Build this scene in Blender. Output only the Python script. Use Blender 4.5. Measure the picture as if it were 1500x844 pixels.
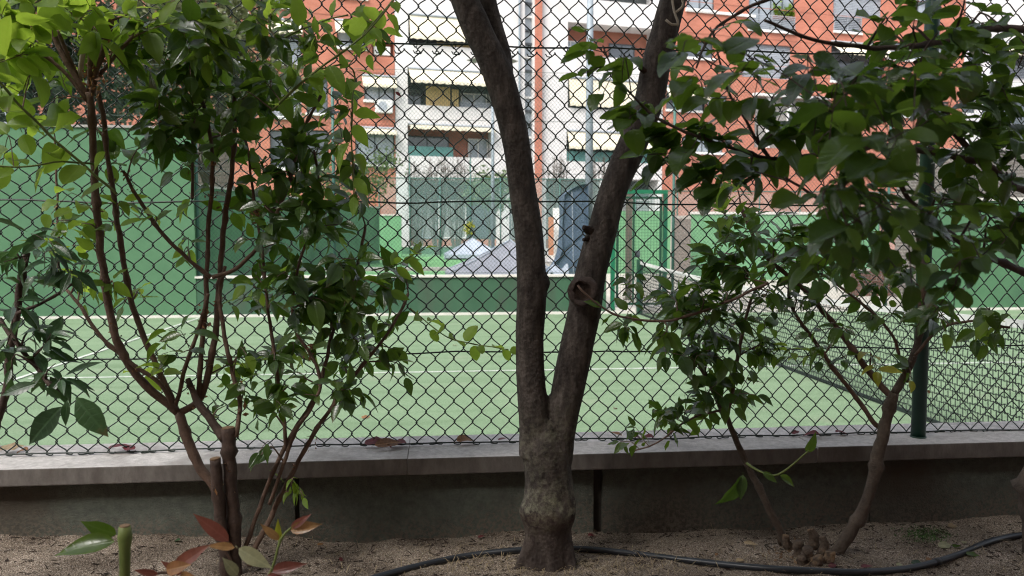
import bpy, bmesh, math, random
from mathutils import Vector, Matrix, noise
V = Vector
R = math.radians
rnd = random.Random(7)

# ------------------------------------------------------------------ camera, sky, sun, exposure
sc = bpy.context.scene
for o in list(bpy.data.objects):
    bpy.data.objects.remove(o)
col = sc.collection
PXF = 1133.0                       # focal length in pixels of the 1500 px wide photograph
YAW, PITCH, EYE = R(5.55), R(3.636), 1.33
cam_d = bpy.data.cameras.new('camera')
cam_d.sensor_width = 36.0
cam_d.lens = 36.0 * PXF / 1500.0
cam_d.clip_start, cam_d.clip_end = 0.05, 600.0
cam_d.dof.use_dof = True
cam_d.dof.focus_distance = 1.95
cam_d.dof.aperture_fstop = 7.0
cam = bpy.data.objects.new('camera', cam_d)
col.objects.link(cam)
cam.location = (0, 0, EYE)
cam.rotation_euler = (math.pi / 2 - PITCH, 0, -YAW)
sc.camera = cam

SUN_EL, SUN_AZ = 50.0, 222.0       # azimuth clockwise from +Y (north)
world = bpy.data.worlds.new("World")
sc.world = world
world.use_nodes = True
wn, wl = world.node_tree.nodes, world.node_tree.links
wn.clear()
sky = wn.new('ShaderNodeTexSky')
sky.sky_type = 'NISHITA'
sky.sun_disc = False
sky.sun_elevation = R(SUN_EL)
sky.sun_rotation = R(SUN_AZ)
sky.dust_density = 4.0
hs = wn.new('ShaderNodeHueSaturation')
hs.inputs['Saturation'].default_value = 0.35      # overcast: grey cloud instead of blue
bg = wn.new('ShaderNodeBackground')
bg.inputs['Strength'].default_value = 0.15
wo = wn.new('ShaderNodeOutputWorld')
wl.new(sky.outputs[0], hs.inputs['Color'])
wl.new(hs.outputs[0], bg.inputs['Color'])
wl.new(bg.outputs[0], wo.inputs['Surface'])
sun_d = bpy.data.lights.new('sun', 'SUN')
sun_d.energy = 1.5
sun_d.angle = R(25)
sun_d.color = (1.0, 0.97, 0.92)
sun = bpy.data.objects.new('sun', sun_d)
col.objects.link(sun)
sd = V((math.sin(R(SUN_AZ)) * math.cos(R(SUN_EL)), math.cos(R(SUN_AZ)) * math.cos(R(SUN_EL)), math.sin(R(SUN_EL))))
sun.rotation_euler = sd.to_track_quat('Z', 'Y').to_euler()
sun.location = sd * 50
sc.view_settings.view_transform = 'Standard'
sc.view_settings.look = 'None'
sc.view_settings.gamma = 1.0
sc.view_settings.use_curve_mapping = False
sc.view_settings.exposure = 1.15
sc.render.engine = 'CYCLES'
sc.cycles.use_denoising = True
sc.cycles.use_adaptive_sampling = False
sc.cycles.sample_clamp_indirect = 6.0
sc.cycles.denoising_prefilter = 'NONE'
sc.cycles.filter_width = 1.15
sc.cycles.max_bounces = 8
sc.cycles.transparent_max_bounces = 16

# ------------------------------------------------------------------ pixel helpers (points of the place from the photograph)
_f = V((math.sin(YAW) * math.cos(PITCH), math.cos(YAW) * math.cos(PITCH), -math.sin(PITCH)))
_r = V((math.cos(YAW), -math.sin(YAW), 0))
_u = _r.cross(_f)
CAM = V((0, 0, EYE))
def ray(px, py): return _f + _r * ((px - 750) / PXF) - _u * ((py - 422) / PXF)
def P(px, py, Y):                  # on the upright plane at depth Y
    d = ray(px, py); return CAM + d * (Y / d.y)
def G(px, py, z):                  # on the level plane at height z
    d = ray(px, py); return CAM + d * ((z - EYE) / d.z)

# ------------------------------------------------------------------ mesh helpers
class MB:
    def __init__(s): s.v = []; s.f = []; s.uv = []; s.m = []
    def add(s, vs, fs, uvs=None, mi=0):
        b = len(s.v); s.v.extend([tuple(v) for v in vs])
        for f in fs: s.f.append(tuple(i + b for i in f)); s.m.append(mi)
        s.uv.extend(uvs if uvs else [(0.0, 0.0)] * len(vs))
    def quad(s, a, b, c, d, mi=0): s.add([a, b, c, d], [(0, 1, 2, 3)], None, mi)
    def box(s, x0, x1, y0, y1, z0, z1, mi=0):
        s.add([(x0, y0, z0), (x1, y0, z0), (x1, y1, z0), (x0, y1, z0), (x0, y0, z1), (x1, y0, z1), (x1, y1, z1), (x0, y1, z1)],
              [(0, 3, 2, 1), (4, 5, 6, 7), (0, 1, 5, 4), (1, 2, 6, 5), (2, 3, 7, 6), (3, 0, 4, 7)], None, mi)
    def tube(s, pts, rad, n=8, mi=0, cap=True, bump=0.0, freq=30.0, uvl=False):
        pts = [V(p) for p in pts]
        if len(pts) < 2: return
        rs = rad if isinstance(rad, (list, tuple)) else [rad] * len(pts)
        t = (pts[1] - pts[0]).normalized()
        a = t.orthogonal().normalized()
        vs, fs = [], []
        for i, p in enumerate(pts):
            t2 = (pts[min(i + 1, len(pts) - 1)] - pts[max(i - 1, 0)])
            t2 = t2.normalized() if t2.length > 1e-9 else t
            a = (a - t2 * a.dot(t2))
            a = a.normalized() if a.length > 1e-6 else t2.orthogonal().normalized()
            b = t2.cross(a); t = t2
            for k in range(n):
                an = 2 * math.pi * k / n
                d = a * math.cos(an) + b * math.sin(an)
                q = p + d * rs[i]
                if bump:
                    q = p + d * (rs[i] * (1 + bump * noise.fractal(q * freq, 1.0, 2.0, 3)))
                vs.append(q)
        for i in range(len(pts) - 1):
            for k in range(n):
                k2 = (k + 1) % n
                fs.append((i * n + k, i * n + k2, (i + 1) * n + k2, (i + 1) * n + k))
        if cap:
            fs.append(tuple(range(n - 1, -1, -1)))
            fs.append(tuple((len(pts) - 1) * n + k for k in range(n)))
        s.add(vs, fs, None, mi)
    def build(s, name, mat, parent=None, smooth=False, world=True):
        me = bpy.data.meshes.new(name)
        vs = s.v
        if parent is not None and world:
            L = rootloc(parent); vs = [(v[0] - L[0], v[1] - L[1], v[2] - L[2]) for v in vs]
        me.from_pydata(vs, [], s.f)
        mats = mat if isinstance(mat, (list, tuple)) else [mat]
        for m in mats: me.materials.append(m)
        if len(mats) > 1: me.polygons.foreach_set('material_index', s.m)
        if smooth: me.polygons.foreach_set('use_smooth', [True] * len(me.polygons))
        if any(u != (0.0, 0.0) for u in s.uv[:40]):
            ul = me.uv_layers.new(name='leaf_uv')
            vi = [0] * len(me.loops); me.loops.foreach_get('vertex_index', vi)
            fl = []
            for i in vi: fl.extend(s.uv[i])
            ul.data.foreach_set('uv', fl)
        o = bpy.data.objects.new(name, me)
        col.objects.link(o)
        if parent is not None: o.parent = parent
        return o
def rootloc(o):
    L = V((0, 0, 0))
    while o is not None: L += o.location; o = o.parent
    return L
def smooth_path(pts, step=0.02, wob=0.0):
    pts = [V(p) for p in pts]
    out = []
    q = [pts[0] * 2 - pts[1]] + pts + [pts[-1] * 2 - pts[-2]]
    for i in range(1, len(q) - 2):
        a, b, c, d = q[i - 1], q[i], q[i + 1], q[i + 2]
        n = max(2, int((c - b).length / step))
        for k in range(n):
            t = k / n
            p = 0.5 * ((2 * b) + (c - a) * t + (2 * a - 5 * b + 4 * c - d) * t * t + (3 * b - a - 3 * c + d) * t ** 3)
            if wob: p = p + V(noise.noise_vector(p * 25)) * wob
            out.append(p)
    out.append(pts[-1].copy())
    return out
def tag(o, label=None, cat=None, group=None, kind=None):
    if label: o['label'] = label
    if cat: o['category'] = cat
    if group: o['group'] = group
    if kind: o['kind'] = kind
    return o
def thing(name, label, cat, loc=(0, 0, 0), group=None, rz=0.0):
    o = bpy.data.objects.new(name, None); col.objects.link(o)
    o.location = loc; o.rotation_euler = (0, 0, rz); o.empty_display_size = 0.1
    return tag(o, label, cat, group)

# ------------------------------------------------------------------ materials
def new_mat(name):
    m = bpy.data.materials.new(name); m.use_nodes = True
    nt = m.node_tree; nt.nodes.clear()
    out = nt.nodes.new('ShaderNodeOutputMaterial')
    b = nt.nodes.new('ShaderNodeBsdfPrincipled')
    nt.links.new(b.outputs[0], out.inputs['Surface'])
    return m, nt, b, out
def node(nt, typ, ins=None, **kw):
    n = nt.nodes.new(typ)
    for k, v in kw.items(): setattr(n, k, v)
    for k, v in (ins or {}).items():
        if isinstance(v, bpy.types.NodeSocket): nt.links.new(v, n.inputs[k])
        else: n.inputs[k].default_value = v
    return n
def rgba(c): return (c[0], c[1], c[2], 1.0)
def mixc(nt, fac, a, b, blend='MIX'):
    n = nt.nodes.new('ShaderNodeMix'); n.data_type = 'RGBA'; n.blend_type = blend
    for sock, v in ((n.inputs[0], fac), (n.inputs[6], a), (n.inputs[7], b)):
        if isinstance(v, bpy.types.NodeSocket): nt.links.new(v, sock)
        elif isinstance(v, (int, float)): sock.default_value = v
        else: sock.default_value = rgba(v)
    return n.outputs[2]
def ramp(nt, fac, stops):
    n = nt.nodes.new('ShaderNodeValToRGB'); nt.links.new(fac, n.inputs[0])
    e = n.color_ramp.elements
    while len(e) < len(stops): e.new(0.5)
    for el, (p, c) in zip(e, stops):
        el.position = p; el.color = rgba(c) if not isinstance(c, (int, float)) else (c, c, c, 1)
    return n.outputs[0]
def noisy(name, c1, c2, scale=8.0, rough=0.8, bump=0.0, bscale=60.0, c3=None, s3=2.0, t3=(0.5, 0.65), metallic=0.0, stretch=None, bdist=0.01, spec=0.3):
    m, nt, b, out = new_mat(name)
    tc = node(nt, 'ShaderNodeTexCoord')
    vec = tc.outputs['Object']
    if stretch: vec = node(nt, 'ShaderNodeMapping', {'Vector': vec, 'Scale': stretch}).outputs[0]
    n1 = node(nt, 'ShaderNodeTexNoise', {'Vector': vec, 'Scale': scale, 'Detail': 8.0, 'Roughness': 0.65})
    c = ramp(nt, n1.outputs['Fac'], [(0.3, c1), (0.7, c2)])
    if c3:
        n3 = node(nt, 'ShaderNodeTexNoise', {'Vector': vec, 'Scale': s3, 'Detail': 6.0})
        f3 = ramp(nt, n3.outputs['Fac'], [(t3[0], 0.0), (t3[1], 1.0)])
        c = mixc(nt, f3, c, c3)
    nt.links.new(c, b.inputs['Base Color'])
    b.inputs['Roughness'].default_value = rough
    b.inputs['Metallic'].default_value = metallic
    b.inputs['Specular IOR Level'].default_value = spec
    if bump:
        n2 = node(nt, 'ShaderNodeTexNoise', {'Vector': vec, 'Scale': bscale, 'Detail': 6.0, 'Roughness': 0.7})
        bp = node(nt, 'ShaderNodeBump', {'Height': n2.outputs['Fac'], 'Strength': bump, 'Distance': bdist})
        nt.links.new(bp.outputs[0], b.inputs['Normal'])
    return m
def brick_mat(name, c1, c2, mortar, bw, bh, ms=0.012, rough=0.85, off=0.5):
    m, nt, b, out = new_mat(name)
    tc = node(nt, 'ShaderNodeTexCoord')
    sp = node(nt, 'ShaderNodeSeparateXYZ', {0: tc.outputs['Object']})
    ad = node(nt, 'ShaderNodeMath', {0: sp.outputs[0], 1: sp.outputs[1]}, operation='ADD')
    cb = node(nt, 'ShaderNodeCombineXYZ', {0: ad.outputs[0], 1: sp.outputs[2]})
    bt = node(nt, 'ShaderNodeTexBrick', {'Vector': cb.outputs[0], 'Color1': rgba(c1), 'Color2': rgba(c2), 'Mortar': rgba(mortar), 'Scale': 1.0,
              'Mortar Size': ms, 'Brick Width': bw, 'Row Height': bh}, offset=off)
    n1 = node(nt, 'ShaderNodeTexNoise', {'Vector': tc.outputs['Object'], 'Scale': 0.6, 'Detail': 6.0})
    f = ramp(nt, n1.outputs['Fac'], [(0.35, (0.82, 0.82, 0.82)), (0.7, (1.1, 1.08, 1.06))])
    c = mixc(nt, 1.0, bt.outputs['Color'], f, 'MULTIPLY')
    nt.links.new(c, b.inputs['Base Color'])
    b.inputs['Roughness'].default_value = rough
    b.inputs['Specular IOR Level'].default_value = 0.2
    return m
def leaf_mat(name, dark, light, trans, gloss=0.4, tf=0.4, spec=0.5, vein=0.25):
    m, nt, b, out = new_mat(name)
    oi = node(nt, 'ShaderNodeObjectInfo')
    geo = node(nt, 'ShaderNodeNewGeometry')
    add = node(nt, 'ShaderNodeMath', {0: oi.outputs['Random'], 1: geo.outputs['Random Per Island']}, operation='ADD')
    fr = node(nt, 'ShaderNodeMath', {0: add.outputs[0]}, operation='FRACT')
    c = mixc(nt, fr.outputs[0], dark, light)
    uv = node(nt, 'ShaderNodeUVMap', uv_map='leaf_uv')
    sp = node(nt, 'ShaderNodeSeparateXYZ', {0: uv.outputs[0]})
    ax = node(nt, 'ShaderNodeMath', {0: sp.outputs[0]}, operation='ABSOLUTE')
    # side veins: bands that slant away from the midrib
    sl = node(nt, 'ShaderNodeMath', {0: ax.outputs[0], 1: -0.22, 2: sp.outputs[1]}, operation='MULTIPLY_ADD')
    fq = node(nt, 'ShaderNodeMath', {0: sl.outputs[0], 1: 44.0}, operation='MULTIPLY')
    sn = node(nt, 'ShaderNodeMath', {0: fq.outputs[0]}, operation='SINE')
    vs = ramp(nt, sn.outputs[0], [(0.80, 0.0), (0.98, 1.0)])
    mid = ramp(nt, ax.outputs[0], [(0.02, 1.0), (0.07, 0.0)])
    vv = node(nt, 'ShaderNodeMath', {0: vs, 1: 0.5, 2: mid}, operation='MULTIPLY_ADD', use_clamp=True)
    vf = node(nt, 'ShaderNodeMath', {0: vv.outputs[0], 1: vein}, operation='MULTIPLY')
    ns = node(nt, 'ShaderNodeTexNoise', {'Vector': geo.outputs['Position'], 'Scale': 90.0, 'Detail': 4.0})
    blot = ramp(nt, ns.outputs['Fac'], [(0.35, (0.72, 0.75, 0.7)), (0.65, (1.12, 1.1, 1.05))])
    c = mixc(nt, 1.0, c, blot, 'MULTIPLY')
    lt = mixc(nt, vf.outputs[0], c, tuple(min(1, x * 2.2 + 0.02) for x in light))
    r2 = node(nt, 'ShaderNodeMath', {0: fr.outputs[0], 1: 7.31}, operation='MULTIPLY')
    r2 = node(nt, 'ShaderNodeMath', {0: r2.outputs[0]}, operation='FRACT')
    old = ramp(nt, r2.outputs[0], [(.62, 0.0), (.9, 1.0)])
    tipn = node(nt, 'ShaderNodeMath', {0: ns.outputs['Fac'], 1: .7, 2: sp.outputs[1]}, operation='MULTIPLY_ADD')
    tip = ramp(nt, tipn.outputs[0], [(1.16, 0.0), (1.22, 1.0)])
    tip = ramp(nt, node(nt, 'ShaderNodeMapRange', {0: tipn.outputs[0], 1: 1.12, 2: 1.26}).outputs[0], [(0.0, 0.0), (1.0, 1.0)])
    n5 = node(nt, 'ShaderNodeTexNoise', {'Vector': geo.outputs['Position'], 'Scale': 240.0, 'Detail': 2.0})
    spot = ramp(nt, n5.outputs['Fac'], [(.70, 0.0), (.74, 1.0)])
    ts = node(nt, 'ShaderNodeMath', {0: tip, 1: spot}, operation='MAXIMUM')
    tf_ = node(nt, 'ShaderNodeMath', {0: ts.outputs[0], 1: old}, operation='MULTIPLY')
    tf2 = node(nt, 'ShaderNodeMath', {0: tf_.outputs[0], 1: .8}, operation='MULTIPLY')
    lt = mixc(nt, tf2.outputs[0], lt, (.11, .065, .03))
    nt.links.new(lt, b.inputs['Base Color'])
    b.inputs['Roughness'].default_value = gloss
    b.inputs['Specular IOR Level'].default_value = spec
    bp = node(nt, 'ShaderNodeBump', {'Height': vv.outputs[0], 'Strength': 0.25, 'Distance': 0.002}, invert=True)
    nt.links.new(bp.outputs[0], b.inputs['Normal'])
    tc = mixc(nt, fr.outputs[0], tuple(x * 0.75 for x in trans), trans)
    tc = mixc(nt, vf.outputs[0], tc, tuple(x * 0.45 for x in trans))
    tr = node(nt, 'ShaderNodeBsdfTranslucent', {'Color': tc})
    mx = node(nt, 'ShaderNodeMixShader', {0: tf, 1: b.outputs[0], 2: tr.outputs[0]})
    nt.links.new(mx.outputs[0], out.inputs['Surface'])
    return m

M = {}
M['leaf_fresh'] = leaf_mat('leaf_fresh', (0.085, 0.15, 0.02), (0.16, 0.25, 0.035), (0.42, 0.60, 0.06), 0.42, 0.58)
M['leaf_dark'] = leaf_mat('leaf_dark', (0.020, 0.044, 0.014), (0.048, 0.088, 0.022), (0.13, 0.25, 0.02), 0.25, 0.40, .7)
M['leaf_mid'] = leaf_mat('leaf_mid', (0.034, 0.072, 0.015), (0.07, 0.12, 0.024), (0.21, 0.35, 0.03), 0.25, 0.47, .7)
M['leaf_lance'] = leaf_mat('leaf_lance', (0.02, 0.045, 0.022), (0.04, 0.085, 0.035), (0.09, 0.2, 0.04), 0.32, 0.25)
M['leaf_yellow'] = leaf_mat('leaf_yellow', (0.22, 0.22, 0.02), (0.3, 0.28, 0.03), (0.6, 0.6, 0.05), 0.45, 0.5)
M['leaf_red'] = leaf_mat('leaf_red', (0.13, 0.042, 0.036), (0.20, 0.08, 0.058), (0.45, 0.12, 0.08), 0.3, 0.35)
M['leaf_salmon'] = leaf_mat('leaf_salmon', (0.3, 0.13, 0.06), (0.36, 0.22, 0.09), (0.55, 0.3, 0.12), 0.3, 0.35)
M['leaf_pale'] = leaf_mat('leaf_pale', (0.24, 0.22, 0.13), (0.3, 0.3, 0.18), (0.4, 0.4, 0.2), 0.35, 0.3)
M['dry_brown'] = leaf_mat('dry_brown', (0.16, 0.07, 0.03), (0.3, 0.15, 0.06), (0.3, 0.14, 0.05), 0.6, 0.2)
M['dry_red'] = leaf_mat('dry_red', (0.09, 0.012, 0.02), (0.14, 0.025, 0.03), (0.2, 0.03, 0.03), 0.5, 0.2)
M['dry_tan'] = leaf_mat('dry_tan', (0.3, 0.22, 0.13), (0.4, 0.3, 0.19), (0.4, 0.3, 0.15), 0.6, 0.2)
M['bg_leaf'] = leaf_mat('bg_leaf', (0.10, 0.12, 0.055), (0.22, 0.23, 0.12), (0.2, 0.24, 0.1), 0.6, 0.3)
M['bg_leaf_dark'] = leaf_mat('bg_leaf_dark', (0.02, 0.035, 0.02), (0.05, 0.075, 0.04), (0.06, 0.1, 0.04), 0.6, 0.3)
M['bg_leaf_green'] = leaf_mat('bg_leaf_green', (0.06, 0.10, 0.03), (0.12, 0.18, 0.06), (0.16, 0.25, 0.07), 0.6, 0.3)
M['crown_leaf'] = leaf_mat('crown_leaf', (0.03, 0.06, 0.02), (0.06, 0.11, 0.03), (0.12, 0.22, 0.03), 0.4, 0.3)
M['bark'] = noisy('bark', (0.034, 0.024, 0.021), (0.085, 0.062, 0.053), 40, 0.85, 0.9, 120, (0.11, 0.115, 0.085), 7, (0.60, 0.76), bdist=0.006)
def trunk_bark():
    m, nt, b, out = new_mat('trunk_bark')
    geo = node(nt, 'ShaderNodeNewGeometry'); pos = geo.outputs['Position']
    st = node(nt, 'ShaderNodeMapping', {'Vector': pos, 'Scale': (1, 1, .35)}).outputs[0]
    n1 = node(nt, 'ShaderNodeTexNoise', {'Vector': st, 'Scale': 45.0, 'Detail': 8.0, 'Roughness': .7})
    c = ramp(nt, n1.outputs['Fac'], [(.34, (.027, .022, .019)), (.5, (.062, .051, .044)), (.66, (.118, .100, .087))])
    sp = node(nt, 'ShaderNodeSeparateXYZ', {0: pos})
    nl = node(nt, 'ShaderNodeTexNoise', {'Vector': pos, 'Scale': 60.0, 'Detail': 6.0, 'Roughness': .75})
    nb = node(nt, 'ShaderNodeTexNoise', {'Vector': pos, 'Scale': 9.0, 'Detail': 3.0})
    zj = node(nt, 'ShaderNodeMath', {0: nb.outputs['Fac'], 1: .10, 2: sp.outputs[2]}, operation='MULTIPLY_ADD')
    zz = node(nt, 'ShaderNodeMath', {0: zj.outputs[0], 1: .05}, operation='SUBTRACT')
    # lichen on the burl and in the fork, reddish bark below the burl
    f1 = ramp(nt, node(nt, 'ShaderNodeMapRange', {0: zz.outputs[0], 1: Z_BURL - .10, 2: Z_BURL + .26}).outputs[0], [(0.0, 0.0), (.12, .15), (.24, 1.0), (.34, .9), (.5, .25), (.72, .5), (.8, .35), (1.0, 0.0)])
    lm = ramp(nt, nl.outputs['Fac'], [(.44, 0.0), (.62, 1.0)])
    fm = node(nt, 'ShaderNodeMath', {0: f1, 1: lm}, operation='MULTIPLY')
    lc = mixc(nt, nb.outputs['Fac'], (.13, .14, .075), (.27, .25, .20))
    c = mixc(nt, fm.outputs[0], c, lc)
    f2 = ramp(nt, node(nt, 'ShaderNodeMapRange', {0: zz.outputs[0], 1: Z_BURL - .09, 2: Z_BURL}).outputs[0], [(0.0, .15), (.55, .3), (.85, .45), (1.0, 0.0)])
    c = mixc(nt, f2, c, (.055, .026, .021))
    nt.links.new(c, b.inputs['Base Color']); b.inputs['Roughness'].default_value = .85; b.inputs['Specular IOR Level'].default_value = .25
    n2 = node(nt, 'ShaderNodeTexNoise', {'Vector': st, 'Scale': 130.0, 'Detail': 8.0, 'Roughness': .75})
    vo = node(nt, 'ShaderNodeTexVoronoi', {'Vector': pos, 'Scale': 110.0})
    h = node(nt, 'ShaderNodeMath', {0: vo.outputs['Distance'], 1: .5, 2: n2.outputs['Fac']}, operation='MULTIPLY_ADD')
    bp = node(nt, 'ShaderNodeBump', {'Height': h.outputs[0], 'Strength': .8, 'Distance': .006}); nt.links.new(bp.outputs[0], b.inputs['Normal'])
    return m
Z_BURL = P(803, 748, 1.66).z
M['trunk_bark'] = trunk_bark()
M['bark_scar'] = noisy('bark_scar', (0.012, 0.008, 0.006), (0.05, 0.03, 0.02), 60, 0.9, 0.8, 90)
M['twig'] = noisy('twig', (0.080, 0.049, 0.036), (0.175, 0.112, 0.080), 50, 0.7, 0.4, 150)
M['twig_dark'] = noisy('twig_dark', (0.04, 0.027, 0.022), (0.10, 0.065, 0.05), 50, 0.7, 0.4, 150)
M['twig_grey'] = noisy('twig_grey', (0.06, 0.045, 0.035), (0.14, 0.11, 0.085), 40, 0.8, 0.6, 120)
M['stump_bark'] = noisy('stump_bark', (0.045, 0.032, 0.024), (0.17, 0.125, 0.09), 55, 0.9, 1.0, 140, (0.30, 0.19, 0.10), 26, (0.56, 0.72), bdist=0.006)
M['shoot'] = noisy('shoot', (0.10, 0.14, 0.035), (0.17, 0.2, 0.06), 30, 0.55)
M['cut_wood'] = noisy('cut_wood', (0.12, 0.075, 0.045), (0.26, 0.165, 0.095), 110, 0.8, 0.4, 100)
M['pale_wood'] = noisy('pale_wood', (0.3, 0.26, 0.2), (0.45, 0.4, 0.33), 40, 0.8)
M['turf'] = noisy('turf', (0.128, 0.192, 0.112), (0.172, 0.242, 0.150), 3.2, 0.95, 0.6, 500, (0.195, 0.245, 0.165), 0.7, (0.5, 0.75), bdist=0.004, spec=0.1)
M['green_dark'] = noisy('green_dark', (0.030, 0.080, 0.046), (0.045, 0.105, 0.062), 3.0, 0.8, 0.4, 90, (0.05, 0.07, 0.05), 2.2, (0.5, 0.75), bdist=0.004, stretch=(1, 1, .35))  # darker, patchy green for the low court wall
def turf_mat():
    m, nt, b, out = new_mat('turf')
    geo = node(nt, 'ShaderNodeNewGeometry'); pos = geo.outputs['Position']
    n1 = node(nt, 'ShaderNodeTexNoise', {'Vector': pos, 'Scale': 60.0, 'Detail': 8.0, 'Roughness': .8})
    c = ramp(nt, n1.outputs['Fac'], [(.32, (.105, .165, .092)), (.5, (.150, .218, .132)), (.68, (.205, .275, .18))])
    st = node(nt, 'ShaderNodeMapping', {'Vector': pos, 'Scale': (.25, 1.6, 1)}).outputs[0]
    n2 = node(nt, 'ShaderNodeTexNoise', {'Vector': st, 'Scale': 2.2, 'Detail': 7.0, 'Roughness': .65})
    f = ramp(nt, n2.outputs['Fac'], [(.3, (.80, .82, .78)), (.5, (1, 1, 1)), (.72, (1.17, 1.12, 1.15))])
    c = mixc(nt, 1.0, c, f, 'MULTIPLY')
    n3 = node(nt, 'ShaderNodeTexNoise', {'Vector': pos, 'Scale': .9, 'Detail': 8.0, 'Roughness': .7})
    f3 = ramp(nt, n3.outputs['Fac'], [(.55, 0.0), (.72, .5)])
    c = mixc(nt, f3, c, (.235, .245, .185))
    nt.links.new(c, b.inputs['Base Color']); b.inputs['Roughness'].default_value = .95; b.inputs['Specular IOR Level'].default_value = .1
    bp = node(nt, 'ShaderNodeBump', {'Height': n1.outputs['Fac'], 'Strength': .6, 'Distance': .006}); nt.links.new(bp.outputs[0], b.inputs['Normal'])
    return m
M['turf'] = turf_mat()
M['green_mid'] = noisy('green_mid', (0.085, 0.200, 0.108), (0.11, 0.235, 0.13), 3.0, 0.8, c3=(0.07, 0.16, 0.09), s3=1.2)
M['turf_bright'] = noisy('turf_bright', (0.115, 0.265, 0.115), (0.15, 0.32, 0.15), 3, 0.95, spec=0.1)
M['paint_line'] = noisy('paint_line', (0.28, 0.34, 0.27), (0.58, 0.60, 0.56), 11, 0.95)
M['paving'] = noisy('paving', (0.33, 0.31, 0.27), (0.42, 0.40, 0.35), 4, 0.9)
M['green_paint'] = noisy('green_paint', (0.060, 0.145, 0.075), (0.078, 0.172, 0.092), 3.0, 0.75, 0.25, 120, (0.05, 0.115, 0.066), 0.9, (0.55, 0.8), bdist=0.004)
M['green_bright'] = noisy('green_bright', (0.105, 0.245, 0.125), (0.14, 0.295, 0.155), 2.0, 0.8)
M['concrete'] = noisy('concrete', (0.36, 0.345, 0.33), (0.60, 0.575, 0.555), 70, 0.9, 0.8, 220, (0.27, 0.25, 0.232), 7.0, (0.52, 0.72), bdist=0.003)
M['concrete_front'] = noisy('concrete_front', (0.12, 0.108, 0.098), (0.215, 0.198, 0.182), 35, 0.95, 0.6, 200, (0.10, 0.085, 0.072), 9.0, (0.5, 0.7), bdist=0.003, stretch=(1, 1, .4))  # coping's front face: its shade put into the darker colour, plus brown dirt stains
M['concrete_pale'] = noisy('concrete_pale', (0.48, 0.46, 0.43), (0.6, 0.58, 0.54), 8, 0.9)
M['concrete_grey'] = noisy('concrete_grey', (0.22, 0.21, 0.2), (0.32, 0.3, 0.28), 8, 0.9)
M['wall_dark'] = noisy('wall_dark', (0.095, 0.107, 0.089), (0.17, 0.188, 0.155), 60, 0.95, 1.0, 260, (0.10, 0.085, 0.066), 2.6, (0.52, 0.74), bdist=0.008)
def splash(m):
    nt = m.node_tree; b = [n for n in nt.nodes if n.type == 'BSDF_PRINCIPLED'][0]; src = b.inputs['Base Color'].links[0].from_socket
    geo = node(nt, 'ShaderNodeNewGeometry'); sp = node(nt, 'ShaderNodeSeparateXYZ', {0: geo.outputs['Position']})
    n1 = node(nt, 'ShaderNodeTexNoise', {'Vector': geo.outputs['Position'], 'Scale': 7.0, 'Detail': 5.0}); n2 = node(nt, 'ShaderNodeTexNoise', {'Vector': geo.outputs['Position'], 'Scale': 120.0, 'Detail': 4.0})
    h = node(nt, 'ShaderNodeMath', {0: n1.outputs['Fac'], 1: -.16, 2: sp.outputs[2]}, operation='MULTIPLY_ADD')
    f = node(nt, 'ShaderNodeMapRange', {0: h.outputs[0], 1: .51, 2: .60, 3: 1.0, 4: 0.0}); g = ramp(nt, n2.outputs['Fac'], [(.42, 0.0), (.6, 1.0)])
    k = node(nt, 'ShaderNodeMath', {0: f.outputs[0], 1: g}, operation='MULTIPLY')
    nt.links.new(mixc(nt, k.outputs[0], src, (.21, .175, .14)), b.inputs['Base Color'])
splash(M['wall_dark'])
M['joint_dark'] = noisy('joint_dark', (0.035, 0.032, 0.028), (0.07, 0.062, 0.054), 20, 0.95)
M['wire'] = noisy('wire', (0.010, 0.020, 0.014), (0.022, 0.034, 0.026), 60, 0.35, spec=0.5)
M['wire_far'] = noisy('wire_far', (0.025, 0.055, 0.045), (0.045, 0.085, 0.07), 20, 0.5)
M['post_green'] = noisy('post_green', (0.010, 0.045, 0.028), (0.018, 0.062, 0.04), 14, 0.35, 0.1, 60, spec=0.5)
M['gate_green'] = noisy('gate_green', (0.012, 0.115, 0.06), (0.02, 0.15, 0.08), 10, 0.4)
M['post_gate'] = noisy('post_gate', (0.012, 0.075, 0.045), (0.018, 0.095, 0.058), 10, 0.4)
M['post_teal'] = noisy('post_teal', (0.04, 0.105, 0.09), (0.06, 0.14, 0.12), 10, 0.5)
M['net_cord'] = noisy('net_cord', (0.008, 0.013, 0.012), (0.018, 0.026, 0.024), 30, 0.7)
M['net_band'] = noisy('net_band', (0.45, 0.46, 0.45), (0.6, 0.6, 0.58), 20, 0.85, c3=(0.36, 0.36, 0.36), s3=5)
M['pole_grey'] = noisy('pole_grey', (0.20, 0.24, 0.275), (0.27, 0.31, 0.345), 6, 0.5)
M['tarp_lilac'] = noisy('tarp_lilac', (0.215, 0.225, 0.262), (0.265, 0.275, 0.312), 3, 0.7, 0.5, 6, bdist=0.08)
M['tarp_pale'] = noisy('tarp_pale', (0.28, 0.32, 0.38), (0.35, 0.39, 0.45), 3, 0.7)
M['tarp_blue'] = noisy('tarp_blue', (0.075, 0.115, 0.175), (0.105, 0.15, 0.215), 4, 0.6, 0.5, 8, bdist=0.06)
M['white_wall'] = noisy('white_wall', (0.58, 0.565, 0.56), (0.66, 0.64, 0.635), 1.2, 0.9, c3=(0.51, 0.49, 0.48), s3=0.5, t3=(0.55, 0.8))
M['trim_white'] = noisy('trim_white', (0.68, 0.67, 0.65), (0.76, 0.75, 0.73), 3, 0.7)
M['brick_red'] = brick_mat('brick_red', (0.42, 0.148, 0.097), (0.49, 0.185, 0.125), (0.43, 0.20, 0.15), 0.26, 0.075, 0.010)
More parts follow.
